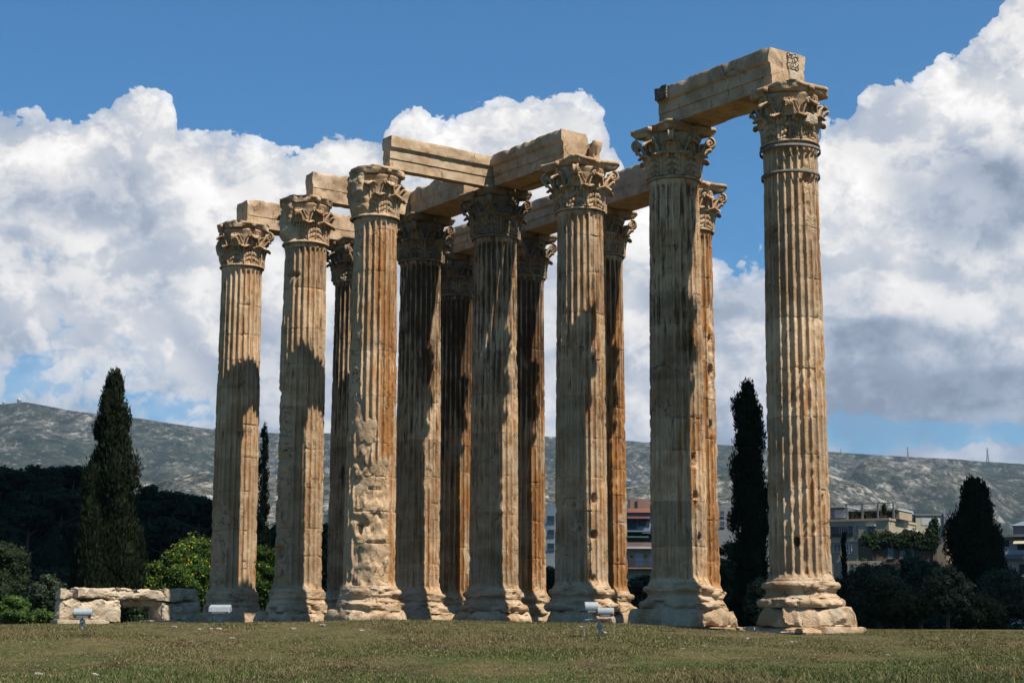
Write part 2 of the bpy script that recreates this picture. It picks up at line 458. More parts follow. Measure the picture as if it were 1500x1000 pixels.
TS = np.array([-1.0, -.80, -.74, -.5, -.17, .17, .5, .74, .80])
def shaft_mesh(seed, rust, dark, patches, holes, arris=1.0, bands=()):
    rng = np.random.RandomState(seed)
    nfl = 24
    th = []; tt = []
    for k in range(nfl):
        for t in TS: th.append((k+.5+t/2)*2*pi/nfl); tt.append(t)
    th = np.array(th)+A0; tt = np.array(tt)
    # drums
    zj = [H_BASE]
    while zj[-1] < H_SHAFT-1.3: zj.append(zj[-1]+rng.uniform(1.05, 1.75))
    zj = np.array(zj[1:])
    zs = list(np.arange(H_BASE, H_SHAFT, .075))
    for j in zj: zs += [j-.035, j-.012, j, j+.012, j+.035]
    zs = np.array(sorted(set(np.round(zs, 4)))+[H_SHAFT])
    TH, Z = np.meshgrid(th, zs); TT = np.broadcast_to(tt, TH.shape)
    u = (Z-H_BASE)/(H_SHAFT-H_BASE)
    R = .975-.10*u-.012*u*u+.008*np.sin(pi*u)
    R = R+.10*np.exp(-((Z-H_BASE)/.16)**2)+.035*np.exp(-((H_SHAFT-Z)/.10)**2)
    drum = np.searchsorted(zj, Z)
    dr = rng.uniform(-1, 1, len(zj)+2)
    R = R+.004*dr[drum]
    CX, CY = np.cos(TH), np.sin(TH)
    P3 = np.stack([CX*R, CY*R, Z], -1)
    # flutes
    t = np.abs(TT)/.80
    zb, ze, rw = H_BASE+.22, H_SHAFT-.16, .11
    endb = np.clip(1-np.clip((zb+rw-Z)/rw, 0, 5)**2-t**2, 0, 1); ende = np.clip(1-np.clip((Z-(ze-rw))/rw, 0, 5)**2-t**2, 0, 1)
    core = np.clip(1-t**2, 0, 1)
    fl = np.sqrt(np.minimum(core, np.minimum(endb, ende)))
    depth = .112*R
    # arris chipping, stronger near the ground
    S = seed*13.7
    low = np.clip(1.15-u*1.1, .16, 1)
    kk = np.stack([np.round((TH-A0)*nfl/(2*pi))*3.1+S, np.round((TH-A0)*nfl/(2*pi))*1.7, Z*5.2], -1)   # each arris its own wear
    nn = fbm(kk, seed, 4)
    n2 = fbm(np.stack([CX*1.2+S, CY*1.2, Z*.5], -1), seed+5, 3)
    chip = np.clip(nn*1.3+n2*.6-.42+.34*low, 0, 1)*arris
    ar = np.clip((np.abs(TT)-.55)/.25, 0, 1)
    chipd = chip*ar*.058*low**.5
    # damage: explicit patches + random scars
    dm = np.zeros_like(Z); dd = np.zeros_like(Z)
    edge_n = fbm(np.stack([CX*2.2+S, CY*2.2, Z*1.1+3], -1), seed+11, 4)
    rock = fbm(np.stack([CX*2.6+S, CY*2.6, Z*1.6], -1), seed+21, 5)
    strat = vnoise(np.stack([CX*.8+S, CY*.8, Z*3.2+rock*1.2], -1), seed+31)
    for (tc, w, z0, z1, dep) in patches:
        da = np.abs((TH-tc+pi) % (2*pi)-pi)
        m = sstep((w-da)/.14+edge_n*1.6, -.5, .5)*sstep((Z-z0)/.25+edge_n*1.6, -.5, .5)*sstep((z1-Z)/.25+edge_n*1.6, -.5, .5)
        dm = np.maximum(dm, m); dd = np.maximum(dd, m*dep)
    scar = sstep(fbm(np.stack([CX*1.5+S, CY*1.5, Z*.65+9], -1), seed+41, 3)+low*.22, .74, .95)
    scar = scar*(.6+.4*low)
    dm = np.maximum(dm, scar*.8); dd = np.maximum(dd, scar*.035)
    fl2 = fl*(1-dm)
    bil = 1-np.abs(fbm(np.stack([CX*.7+S, CY*.7, Z*2.1+.35*rock], -1), seed+61, 4))*1.6
    big = np.clip(dd/.12, 0, 1)
    Rn = R-depth*fl2-chipd*(1-dm)-dm*(.045+dd*(.6+.4*rock)+(.03+.035*np.clip(dd/.12, 0, 1))*np.sign(strat)*np.abs(strat)**.5+big*(.04-.055*np.clip(bil, -.3, 1)))
    Rn = Rn-.010*(1-dm)*np.abs(fbm(P3*np.array([3, 3, 2.]), seed+3, 3))
    # horizontal breaks between eroded drums
    jd = np.min(np.abs(Z[..., None]-zj[None, None]), -1)
    jm = np.exp(-(jd/.013)**2)
    jv = .35+.65*np.abs(dr[np.clip(drum, 0, len(dr)-1)])
    jm = jm*jv*np.clip(.75+.8*vnoise(np.stack([CX*1.6+S, CY*1.6, np.round(Z)], -1), seed+71), 0, 1)
    Rn = Rn-jm*(.012+.05*dm*np.clip(.5+rock, 0, 1)+.02*np.clip(n2+.2, 0, 1))
    # chipped drum edges
    cj = np.clip(fbm(np.stack([CX*3+S, CY*3, drum*3.3], -1), seed+51, 3)-.25, 0, 1)
    Rn = Rn-cj*np.exp(-(jd/.05)**2)*.06
    hole = np.zeros_like(Z)
    for (tc, zc, wa, hz, dep) in holes:
        da = (TH-tc+pi) % (2*pi)-pi
        q = (np.abs(da*.9/wa)**3+np.abs((Z-zc)/hz)**3)
        k = sstep(q+edge_n*.25, 1.25, .75); Rn = Rn-k*dep; hole = np.maximum(hole, k)
    V = np.stack([CX*Rn, CY*Rn, Z-H_BASE], -1)
    nz_, nt = Z.shape
    F = gridF(nz_, nt, wv=True)
    cav = fl2
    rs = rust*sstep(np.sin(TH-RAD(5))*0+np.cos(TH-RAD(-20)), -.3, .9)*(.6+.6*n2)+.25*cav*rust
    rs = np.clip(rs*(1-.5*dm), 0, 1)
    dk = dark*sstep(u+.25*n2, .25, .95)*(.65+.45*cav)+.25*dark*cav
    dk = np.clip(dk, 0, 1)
    tone = dr[drum]*.9
    for (z0, z1, k) in bands: tone = tone+k*((Z > z0) & (Z < z1))
    me = mesh_np('shaft', V.reshape(-1, 3), F[:, ::-1], True,
                 dict(rust=rs, dark=dk, dmg=np.clip(dm, 0, 1), tone=tone, joint=np.clip(jm*.8+hole*.4, 0, 1)))
    return me

def base_mesh(seed, wear):
    pr = [(1.02, 0.90), (1.05, .86), (1.06, .80), (1.16, .79), (1.21, .74), (1.225, .68), (1.20, .61), (1.13, .575), (1.10, .57), (1.10, .53),
          (1.07, .50), (1.07, .44), (1.11, .38), (1.17, .345), (1.18, .31), (1.25, .30), (1.33, .26), (1.365, .18), (1.36, .10), (1.31, .03), (1.25, 0)]
    pr = np.array(pr)[::-1]
    s = np.linspace(0, len(pr)-1, 64); rr = np.interp(s, np.arange(len(pr)), pr[:, 0]); zz = np.interp(s, np.arange(len(pr)), pr[:, 1])
    th = np.linspace(0, 2*pi, 144, endpoint=False)
    TH, I = np.meshgrid(th, np.arange(64)); R = rr[I]; Z = zz[I]
    P = np.stack([np.cos(TH)*R, np.sin(TH)*R, Z], -1)
    n1 = fbm(P*1.1+seed*5.5, seed, 3); n2 = fbm(P*3.2+seed*2.5, seed+3, 4)
    w = np.clip(sstep(n1, .25-wear, .75-wear), 0, 1)
    flat = 1.10+.12*np.clip((.6-Z)/.6, 0, 1)
    n3 = np.abs(fbm(P*np.array([2.2, 2.2, 3.4])+seed*4.5, seed+13, 4))
    chipb = np.clip(fbm(P*np.array([2, 2, 2.6])+seed, seed+17, 4)-.12, 0, 1)*np.clip((R-1.12)/.2, 0, 1)
    R2 = R*(1-w)+np.minimum(R, flat)*w+n2*.012+(.35-n3)*.05*(.25+w)-chipb*.22
    V = np.stack([np.cos(TH)*R2, np.sin(TH)*R2, Z], -1)
    me = mesh_np('base', V.reshape(-1, 3), gridF(64, 144, wv=True)[:, ::-1], True); smooth_by_angle(me, 28); return me

def plinth_mesh(seed, side=2.66, h=.62, cut=.35):
    rng = random.Random(seed)
    cuts = [rng.uniform(.25, 1)*cut for _ in range(4)]
    def shape(P):
        # chamfer corners, sloping outwards to the ground
        for k, (sx, sy) in enumerate(((1, 1), (1, -1), (-1, 1), (-1, -1))):
            d = (P[:, 0]*sx+P[:, 1]*sy)/sqrt(2)
            lim = side/sqrt(2)-cuts[k]*(1.05+.35*P[:, 2]/h)-.05*fbm(P*2.5, seed+k, 3)
            o = np.clip(d-lim, 0, 9)
            P[:, 0] -= sx*o/sqrt(2); P[:, 1] -= sy*o/sqrt(2)
        f = 1-.05*sstep(P[:, 2], h*.55, h)
        P[:, 0] *= f; P[:, 1] *= f
        c, s = cos(A0), sin(A0)
        x, y = P[:, 0].copy(), P[:, 1].copy(); P[:, 0] = x*c-y*s; P[:, 1] = x*s+y*c
        return P
    return block_mesh('plinth', side, side, h, .07, .07, .045, .55, seed, 1.6, shape)

# ---- capital pieces (local z from the astragal)
BELL_Z = np.array([0, .03, .08, .12, .2, .6, 1.1, 1.42, 1.55, 1.62, 1.66]); BELL_R = np.array([.93, .965, .95, .87, .81, .80, .84, .91, .965, .98, .90])
def broken(TH, secs):
    m = np.zeros_like(TH)
    for (c, w) in secs:
        da = np.abs((TH-c+pi) % (2*pi)-pi); m = np.maximum(m, sstep(w-da, -.05, .15))
    return m
def bell_mesh(seed, secs):
    z = np.linspace(0, 1.66, 60); th = np.linspace(0, 2*pi, 120, endpoint=False)
    TH, Z = np.meshgrid(th, z); R = np.interp(Z, BELL_Z, BELL_R)
    P = np.stack([np.cos(TH)*R, np.sin(TH)*R, Z], -1)
    b = broken(TH+fbm(P*2, seed, 3)*.2, secs)
    nn = fbm(P*2.4+seed, seed+2, 5)
    blk = .93+.10*sstep(Z, .15, .7)+.13*nn
    R = R*(1-b*sstep(Z, .1, .2))+blk*b*sstep(Z, .1, .2)+.012*nn
    V = np.stack([np.cos(TH)*R, np.sin(TH)*R, Z], -1)
    return mesh_np('capital', V.reshape(-1, 3), [gridF(60, 120, wv=True)[:, ::-1], (np.arange(120)+59*120)[None]], True)

def leaf_mesh(name, H, W, reach, seed, r0=.90):
    """acanthus leaf standing at radius ~.9 on +x, its tip curling outwards"""
    nv, nu = 52, 41
    v = np.linspace(0, 1, nv); L = H*1.32
    ang = .0+.24*sstep(v, .25, .75)+(2.7)*sstep(v, .66, 1.0)
    ds = L/(nv-1)*np.where(v > .8, .85, 1.0)
    x = np.concatenate([[0], np.cumsum(np.sin(ang)*ds)[:-1]])*reach; z = np.concatenate([[0], np.cumsum(np.cos(ang)*ds)[:-1]])
    z = z*H/z.max()
    w = W/2*(.62+.46*np.sin(pi*np.clip(v*.95, 0, 1))**.8)*np.sqrt(np.clip(1.0-(np.clip(v-.60, 0, 1)/.405)**2, .03, 1))
    u = np.linspace(-1, 1, nu)
    Vv, U = np.meshgrid(v, u, indexing='ij')
    lob = np.abs(np.sin((Vv*4.6-.9*np.abs(U)**.8)*pi))           # lobes along the rim
    w2 = w[:, None]*(1-.34*(1-lob)**2*np.abs(U)**1.5)
    y = U*w2
    au = np.abs(U); fade = 1-sstep(Vv, .60, .84)
    rib = .024*np.cos(au*2.8*2*pi)*np.clip(au*5, 0, 1)*(.4+.6*fade)+.075*np.exp(-(U/.12)**2)*(1-.6*sstep(Vv, .7, 1))
    hol = (-.11*(1-lob)**2.5*au**.8+.03*lob*au)*fade
    cup = -.13*au**2*W*fade+.05*au*(1-fade)*0
    off = rib+hol+cup
    nxn, nzn = np.cos(ang)[:, None], -np.sin(ang)[:, None]
    X = r0+x[:, None]+off*nxn; Z = z[:, None]+off*nzn
    r = X; phi = y/np.maximum(r, .5)*1.0
    Vt = np.stack([r*np.cos(phi), r*np.sin(phi), Z+0*phi], -1)
    off2 = off-.055
    X2 = r0+x[:, None]+off2*nxn; Z2 = z[:, None]+off2*nzn
    Vb = np.stack([X2*np.cos(phi), X2*np.sin(phi), Z2+0*phi], -1)
    Vt = Vt+.012*vnoise(Vt*9+seed, seed)[..., None]
    n0 = nv*nu
    F1 = gridF(nv, nu); F2 = gridF(nv, nu, off=n0)[:, ::-1]
    rim = []
    idx = lambda a, b: a*nu+b
    for a in range(nv-1):
        rim.append([idx(a, 0), idx(a+1, 0), idx(a+1, 0)+n0, idx(a, 0)+n0]); rim.append([idx(a+1, nu-1), idx(a, nu-1), idx(a, nu-1)+n0, idx(a+1, nu-1)+n0])
    for b in range(nu-1):
        rim.append([idx(nv-1, b), idx(nv-1, b+1), idx(nv-1, b+1)+n0, idx(nv-1, b)+n0])
    return mesh_np(name, np.concatenate([Vt.reshape(-1, 3), Vb.reshape(-1, 3)]), np.concatenate([F1[:, ::-1], F2[:, ::-1], np.array(rim)]), True)
def ribbon(mb, pts, side, w, t):
    """a strap along pts, width w along `side`, thickness t"""
    pts = np.asarray(pts, float); side = np.broadcast_to(np.asarray(side, float), pts.shape); m = len(pts)
    T = np.gradient(pts, axis=0); T /= np.linalg.norm(T, axis=1)[:, None]+1e-9
    Nn = np.cross(T, side); Nn /= np.linalg.norm(Nn, axis=1)[:, None]+1e-9
    w = np.broadcast_to(w, (m,))[:, None]; t = np.broadcast_to(t, (m,))[:, None]
    ring = []
    for (a, b) in ((-1, -1), (-.5, -1), (-.35, -.4), (.35, -.4), (.5, -1), (1, -1), (1, 1), (.5, 1), (.35, .4), (-.35, .4), (-.5, 1), (-1, 1)):
        ring.append(pts+side*a*w/2+Nn*b*t/2)
    V = np.stack(ring, 1); k = V.shape[1]
    mb.add(V.reshape(-1, 3), [gridF(m, k, wv=True), np.arange(k)[::-1][None], (np.arange(k)+(m-1)*k)[None]])
def volute_mesh(whole=True):
    """corner volute on the +x diagonal, carried by two stems and a leaf below"""
    mb = MB()
    sp = []
    mb2, mb = mb, (mb if whole else MB())
    for k in range(30):
        a = pi/2-k*.36; r = .205*(1-k/30*.86)
        sp.append((1.27+r*cos(a), 0, 1.39+r*sin(a)))
    ribbon(mb, sp, (0, 1, 0), np.linspace(.22, .17, 30), .07)
    mb.tube([(1.27, -.05, 1.39), (1.27, .05, 1.39)], .17, 16)
    mb.tube([(1.27, -.12, 1.39), (1.27, .12, 1.39)], .06, 10)
    mb = mb2
    for s in (-1, 1):
        st = []
        for k in range(16 if whole else 12):
            q = k/15; phi = s*.36*(1-q)**1.2; r = .95+.38*q**1.7; z = .72+.85*q**.8
            st.append((r*cos(phi), r*sin(phi), z))
        if whole: st[-1] = (1.27, s*.03, 1.595)
        w = np.linspace(.17, .15, len(st))
        sd = np.array([(-sin(s*.36*(1-k/15)), cos(s*.36*(1-k/15)), 0) for k in range(len(st))])
        ribbon(mb, st, sd, w, np.linspace(.14, .08, len(st)))
    # leaf that supports the scroll
    lf = [(1.0+.28*q**1.5+.05*q, 0, .85+.38*q-.10*max(0, q-.75)*4*(q-.75)*4) for q in np.linspace(0, 1, 12)]
    ribbon(mb, lf, (0, 1, 0), np.linspace(.42, .24, 12), .08)
    return mb.mesh('volute', True)
def helix_mesh():
    """the pair of small inner scrolls under the middle of an abacus side, and the flower above"""
    mb = MB()
    for s in (-1, 1):
        st = []
        for k in range(12):
            q = k/11; phi = s*(.34-.22*q**1.5); st.append((.97+.09*q, phi, .75+.68*q**.85))
        for k in range(1, 16):
            a = pi/2+.42*k; r = .115*(1-k/18)
            st.append((1.075, s*(.12+.0)*1.0-s*0+s*(-r*cos(a))*-1.0*-1, 1.32+r*sin(a)))
        P = [(r*cos(p), r*sin(p), z) for r, p, z in st]
        sd = np.array([(cos(p), sin(p), 0) for r, p, z in st])
        ribbon(mb, P, sd, .13, .05)
    # stem up to the flower
    mb.tube([(1.04, 0, .95), (1.08, 0, 1.3), (1.10, 0, 1.62)], [.05, .04, .05], 8)
    th = np.arange(10)*2*pi/10
    V = [(1.20, 0, 1.76)]+[(1.08+.03*(k % 2), cos(a)*(.17 if k % 2 else .11), 1.76+sin(a)*(.15 if k % 2 else .10)) for k, a in enumerate(th)]+[(1.0, 0, 1.76)]
    mb.add(V, np.array([[0, 1+k, 1+(k+1) % 10] for k in range(10)]+[[11, 1+(k+1) % 10, 1+k] for k in range(10)]))
    return mb.mesh('helix', True)
def abacus_mesh(seed, secs, worn=.3, ablim=9):
    """concave-sided slab with cut corners, moulded edge, aligned to the temple axes"""
    out = []
    hs = 1.12
    for k in range(4):
        a = k*pi/2+pi/4
        # corner cut points then concave arc to the next corner
        for q in np.linspace(-1, 1, 5):
            c = np.array([cos(a), sin(a)])*(hs*sqrt(2)-.10); tdir = np.array([-sin(a), cos(a)])
            out.append(c+tdir*q*.13)
        c1 = out[-1]; a2 = a+pi/2
        c2 = np.array([cos(a2), sin(a2)])*(hs*sqrt(2)-.10)-np.array([-sin(a2), cos(a2)])*.13
        am = a+pi/4
        for q in np.linspace(0, 1, 22)[1:-1]:
            p = c1*(1-q)+c2*q; p = p-np.array([cos(am), sin(am)])*.13*(1-(2*q-1)**2)
            out.append(p)
    O = np.array(out); nO = len(O)
    prof = [(-.17, 0), (-.14, .03), (-.05, .13), (-.045, .17), (.0, .175), (.005, .23), (.0, .285), (-.02, .29)]
    rings = []
    Ln = np.linalg.norm(O, axis=1)[:, None]
    for (dr, z) in prof:
        p = O*(1+dr/Ln); rings.append(np.concatenate([p, np.full((nO, 1), z)], 1))
    for f in (.9, .6, .3, .02):
        rings.append(np.concatenate([O*f, np.full((nO, 1), .29)], 1)); 
    for f in (.3, .6, .85):
        rings.insert(0, np.concatenate([O*(.02 if f == .85 else (.85 if f == .3 else .5)), np.full((nO, 1), .0)], 1)) if False else None
    lowr = [np.concatenate([O*f, np.zeros((nO, 1))], 1) for f in (.02, .4, .7)]
    rings = lowr+rings
    V = np.array(rings)
    c, s = cos(A0), sin(A0)
    x, y = V[..., 0].copy(), V[..., 1].copy(); V[..., 0] = x*c-y*s; V[..., 1] = x*s+y*c
    P = V.reshape(-1, 3)
    n1 = fbm(P*1.4+seed*3.1, seed, 4); n2 = fbm(P*4+seed, seed+4, 3)
    r = np.linalg.norm(P[:, :2], axis=1)
    rr = r*(1-.015*n2)
    lim = 1.33-.05*n2+.35*(1-sstep(n1, -.1, .5)*worn*1.6)
    rr = np.where(r > 1.0, np.minimum(rr, np.maximum(lim, 1.0)), rr)
    rr = np.minimum(rr, ablim*(1+.07*n1+.03*n2))
    b = broken(np.arctan2(P[:, 1], P[:, 0])+n1*.25, secs)
    rr = rr*(1-b)+np.minimum(rr, min(1.12, ablim)+.08*n1)*b
    P[:, :2] *= (rr/np.maximum(r, 1e-6))[:, None]
    P[:, 2] += .02*n2*(r > .9)
    return mesh_np('abacus', P, gridF(len(rings), nO, wv=True)[:, ::-1], True)

ME_LEAF1 = leaf_mesh('acanthus_leaf', .74, .66, 1.25, 3, .98)
ME_LEAF2 = leaf_mesh('acanthus_leaf_tall', 1.20, .64, 1.1, 8, .88)
ME_VOL = volute_mesh(); ME_VOLB = volute_mesh(False); ME_VOLB.name = 'broken_volute'; ME_HEL = helix_mesh()
_variants = {}
def with_mat(me, mat):
    k = (me.name, mat.name)
    if k not in _variants:
        c = me.copy(); c.materials.clear(); c.materials.append(mat); _variants[k] = c
    return _variants[k]

def column(i, j, label, seed, rust=.3, dark=.2, patches=(), holes=(), secs=(), arris=1.0, mat=M_CAP, wear=.2, dx=0, dy=0, miss=(), cut=.35, bands=(), wornab=.3, dz=0, absecs=(), ablim=9, lsc=1.0):
    p = cpos(i, j)+np.array([dx, dy])
    root = empty('temple_column', (p[0], p[1], dz))
    tag(root, label, 'column', 'standing corinthian columns of the temple ruin', 'thing')
    link('footing', block_mesh('footing', 2.95, 2.95, .34, .09, .05, .04, .4, seed+9, 1.6), M_BASE, root, (0, 0, -.335), A0)
    link('plinth', plinth_mesh(seed+1, cut=cut), M_BASE, root)
    link('base', base_mesh(seed+2, wear), M_BASE, root, (0, 0, .585))
    link('shaft', shaft_mesh(seed, rust, dark, patches, holes, arris, bands), M_SHAFT, root, (0, 0, H_BASE))
    cap = link('capital', bell_mesh(seed+4, secs), mat, root, (0, 0, H_SHAFT))
    link('abacus', abacus_mesh(seed+5, list(secs)+list(absecs), wornab, ablim), mat, cap, (0, 0, 1.655))
    rng = random.Random(seed)
    def okay(a, tol=.0):
        return not any(abs((a-c+pi) % (2*pi)-pi) < w+tol for c, w in secs)
    for k in range(8):
        a = A0+(k+.5)*pi/4
        if okay(a): link('acanthus_leaf', with_mat(ME_LEAF1, mat), None, cap, (0, 0, .10), a)
    for k in range(8):
        a = A0+k*pi/4
        if okay(a): link('acanthus_leaf', with_mat(ME_LEAF2, mat), None, cap, (0, 0, .10), a)
    for k in range(4):
        a = A0+pi/4+k*pi/2
        if okay(a, .1): link('volute', with_mat(ME_VOLB if k in miss else ME_VOL, mat), None, cap, (0, 0, .0), a)
        a = A0+k*pi/2
        if okay(a): link('helix', with_mat(ME_HEL, mat), None, cap, (0, 0, .02), a)
    for o in list(cap.children):
        if o.name.split('.')[0] != 'abacus': o.scale = (lsc, lsc, 1)
    return root, cap

R_ = RAD
FR = -pi/2
COLS = [
 dict(i=0, j=1, seed=101, rust=.35, dark=.15, label='nearest column, standing apart on the far right with two iron bands under its capital', cut=.62,
      patches=[(R_(-62), .25, 12.1, 12.9, .05), (R_(-60), .2, 13.2, 14.6, .03)], holes=[(R_(-105), 2.6, .09, .13, .35), (R_(-45), 3.9, .08, .12, .3), (R_(-58), 14.15, .22, .13, .22)], wear=.12, wornab=.5, miss=(0, 2, 3), absecs=[(R_(-99), .22)], ablim=1.22, lsc=.96),
 dict(i=1, j=1, seed=112, rust=.4, dark=.35, label='second column from the right, its capital carrying the left end of the topmost beam', dx=-.12,
      holes=[(R_(-55), 5.55, .10, .18, .3), (R_(-52), 4.35, .10, .12, .35), (R_(-47), 2.95, .10, .14, .3), (R_(-85), 9.3, .12, .12, .06), (R_(-70), 10.5, .1, .1, .1)], cut=.5, wear=.05, mat=M_CAP,
      bands=[(8.3, 9.8, -.9)]),
 dict(i=2, j=1, seed=123, rust=.35, dark=.3, label='tall column with a complete capital under the beam end, behind the twin floodlight', cut=.6,
      holes=[(R_(-62), 4.6, .12, .14, .2), (R_(-62), 3.3, .12, .13, .3), (R_(-65), 1.75, .1, .12, .2)], wear=.25, wornab=.1),
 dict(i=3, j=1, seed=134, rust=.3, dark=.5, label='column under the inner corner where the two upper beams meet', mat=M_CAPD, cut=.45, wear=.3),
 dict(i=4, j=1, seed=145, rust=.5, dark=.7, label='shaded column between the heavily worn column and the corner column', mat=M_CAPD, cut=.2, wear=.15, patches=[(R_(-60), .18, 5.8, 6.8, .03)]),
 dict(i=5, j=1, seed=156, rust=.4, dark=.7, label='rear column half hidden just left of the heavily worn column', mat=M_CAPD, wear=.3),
 dict(i=3, j=0, seed=167, rust=.65, dark=.2, label='heavily worn column whose lower front is eroded to bulging rock', cut=.55, dx=-.12,
      patches=[(R_(-82), .85, 1.35, 6.1, .12), (R_(-150), .7, 7.0, 11.4, .05), (R_(-95), .35, 6.0, 7.6, .04), (R_(-170), .8, 12.5, 15.4, .03)], holes=[(R_(-112), 3.55, .12, .20, .25), (R_(-68), 3.05, .42, .05, .09), (R_(-72), 5.05, .38, .035, .08), (R_(-75), 4.1, .3, .03, .05)],
      secs=[(R_(-158), .95)], wear=1.15, wornab=.5, arris=1.0, ablim=1.06, lsc=.90, miss=(0, 3)),
 dict(i=4, j=0, seed=178, rust=.25, dark=.15, label='second column from the left, its left flank worn smooth and notched', cut=.55, dx=-.08,
      patches=[(R_(-150), .75, 1.4, 9.5, .05), (R_(-150), .55, 12.2, 15.2, .05)], holes=[(R_(-140), 2.9, .3, .25, .2), (R_(-120), 14.0, .35, .10, .12)], secs=[(R_(-150), .60)], wear=1.05, wornab=.6, miss=(0, 1, 2, 3), ablim=1.06, lsc=.92),
 dict(i=5, j=0, seed=189, rust=.35, dark=.15, label='leftmost column of the ruin, beside the low block wall', cut=.5, dx=-.13,
      patches=[(R_(-135), .65, 1.4, 5.2, .03)], secs=[(R_(-175), .35)], wear=1.3, wornab=.6, miss=(2, 3), ablim=1.10, lsc=.94),
 dict(i=2, j=2, seed=201, rust=.9, dark=.25, label='rear column peeping out just right of the second column from the right', wear=.4, mat=M_CAP,
      patches=[(R_(-32), .30, 7.9, 10.9, .10), (R_(-30), .35, 11.6, 12.4, .05)], holes=[(R_(-36), 9.7, .26, .30, .32), (R_(-36), 7.6, .26, .24, .32), (R_(-40), 11.0, .1, .12, .2)]),
 dict(i=3, j=2, seed=212, rust=.85, dark=.4, label='rear column seen just right of the column behind the twin floodlight', wear=.5, mat=M_CAP),
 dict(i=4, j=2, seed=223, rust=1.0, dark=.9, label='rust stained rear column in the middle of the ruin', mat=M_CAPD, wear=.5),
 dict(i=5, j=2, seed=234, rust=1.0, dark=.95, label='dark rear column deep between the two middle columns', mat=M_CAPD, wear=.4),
]
# ------------------------------------------------------------------ architrave beams
def beam_mesh(p0, p1, w0, w1, z0, h, seed, fasc=True, rough=.012, ragged=.035, top_wear=.03):
    """between plan points p0 and p1; w0..w1 offsets of its two faces to the left-hand normal; result local to p0"""
    p0 = np.array(p0); p1 = np.array(p1); L = np.linalg.norm(p1-p0)
    def side():
        if fasc: return [(0, 0), (0, .31*h), (.035, .315*h), (.035, .60*h), (.09, .625*h), (.13, .66*h), (.14, h-.05), (.12, h)]
        return [(0, 0), (.0, .4*h), (.02, .41*h), (.02, .8*h), (.02, h-.03), (0, h)]
    lo, hi = min(w0, w1)+.14*fasc, max(w0, w1)-.14*fasc
    a = [(hi+d, z) for d, z in side()]; b = [(lo-d, z) for d, z in side()][::-1]
    ring = []
    poly = a+b
    for k in range(len(poly)):
        q0 = np.array(poly[k]); q1 = np.array(poly[(k+1) % len(poly)]); m = max(1, int(np.linalg.norm(q1-q0)/.09))
        for s in range(m): ring.append(q0+(q1-q0)*s/m)
    ring = np.array(ring); K = len(ring)
    ns = int(L/.07)
    s = np.linspace(0, L, ns)
    S, _ = np.meshgrid(s, np.arange(K), indexing='ij')
    Y = np.broadcast_to(ring[:, 0], S.shape).copy(); Z = np.broadcast_to(ring[:, 1], S.shape).copy()
    P = np.stack([S, Y, Z], -1)
    nb = fbm(P*1.6+seed*2.3, seed, 5); n2 = fbm(np.stack([S*1.1+seed, Y*.3, Z*.3], -1), seed+5, 4)
    cy = (lo+hi)/2
    sg = np.sign(Y-cy)
    Y2 = Y-sg*(rough*(1+nb)+rough*2.5*np.clip(nb-.15, 0, 1))
    topm = sstep(Z, h*.8, h)
    Z2 = Z-topm*top_wear*np.clip(.3+n2*1.2, 0, 1.5)-sstep(-Z, -.05*h, 0)*0+(Z < .02)*.02*np.clip(nb, 0, 1)
    edge = topm*np.clip(fbm(np.stack([S*2+seed, Z, Y], -1), seed+8, 4)-.05, 0, 1)*(.20 if not fasc else .12)
    Y2 = Y2-sg*edge
    endm0 = np.exp(-S/.10); endm1 = np.exp(-(L-S)/.10)
    S2 = S+endm0*ragged*fbm(P*2.2+9, seed+3, 3)-endm1*ragged*fbm(P*2.2+29, seed+4, 3)
    d = (p1-p0)/L; nrm = np.array([-d[1], d[0]])
    V = np.stack([d[0]*S2+nrm[0]*Y2, d[1]*S2+nrm[1]*Y2, Z2], -1).reshape(-1, 3)
    F = gridF(ns, K, wv=True)
    # end caps: concentric fans
    Vs = [V]; Fs = [F]; off = len(V)
    for e, flip in ((0, False), (ns-1, True)):
        ri = e*K+np.arange(K); cen = V[ri].mean(0); prev = ri
        for f in (.75, .5, .25):
            q = cen+(V[ri]-cen)*f; q = q+np.array([*d, 0])*(ragged*.5*fbm(q*2.5, seed+e, 4))[:, None]
            Vs.append(q); cur = off+np.arange(K); off += K
            a_, b_ = prev, np.roll(prev, -1); c_, d_ = np.roll(cur, -1), cur
            qd = np.stack([a_, b_, c_, d_], 1); Fs.append(qd if flip else qd[:, ::-1]); prev = cur
        Vs.append(cen[None]); tri = np.stack([prev, np.roll(prev, -1), np.full(K, off), np.full(K, off)], 1); off += 1
        Fs.append(('t', tri[:, :3] if flip else tri[:, [1, 0, 2]]))
    V = np.concatenate(Vs); quads = np.concatenate([f for f in Fs if not isinstance(f, tuple)]); tris = np.concatenate([f[1] for f in Fs if isinstance(f, tuple)])
    me = mesh_np('architrave_beam', V, [quads[:, ::-1], tris[:, ::-1]], True)
    return me
def beam(label, ij0, ij1, w0, w1, seed, h=1.25, ext0=0, ext1=0, **kw):
    p0 = cpos(*ij0); p1 = cpos(*ij1); d = (p1-p0)/np.linalg.norm(p1-p0)
    p0 = p0-d*ext0; p1 = p1+d*ext1
    me = beam_mesh(p0, p1, w0, w1, 0, h, seed, **kw); smooth_by_angle(me)
    o = link('architrave_beam', me, M_BEAM, None, (p0[0], p0[1], H_TOP-.005))
    return tag(o, label, 'stone beam', 'architrave beams lying on the columns', 'thing')

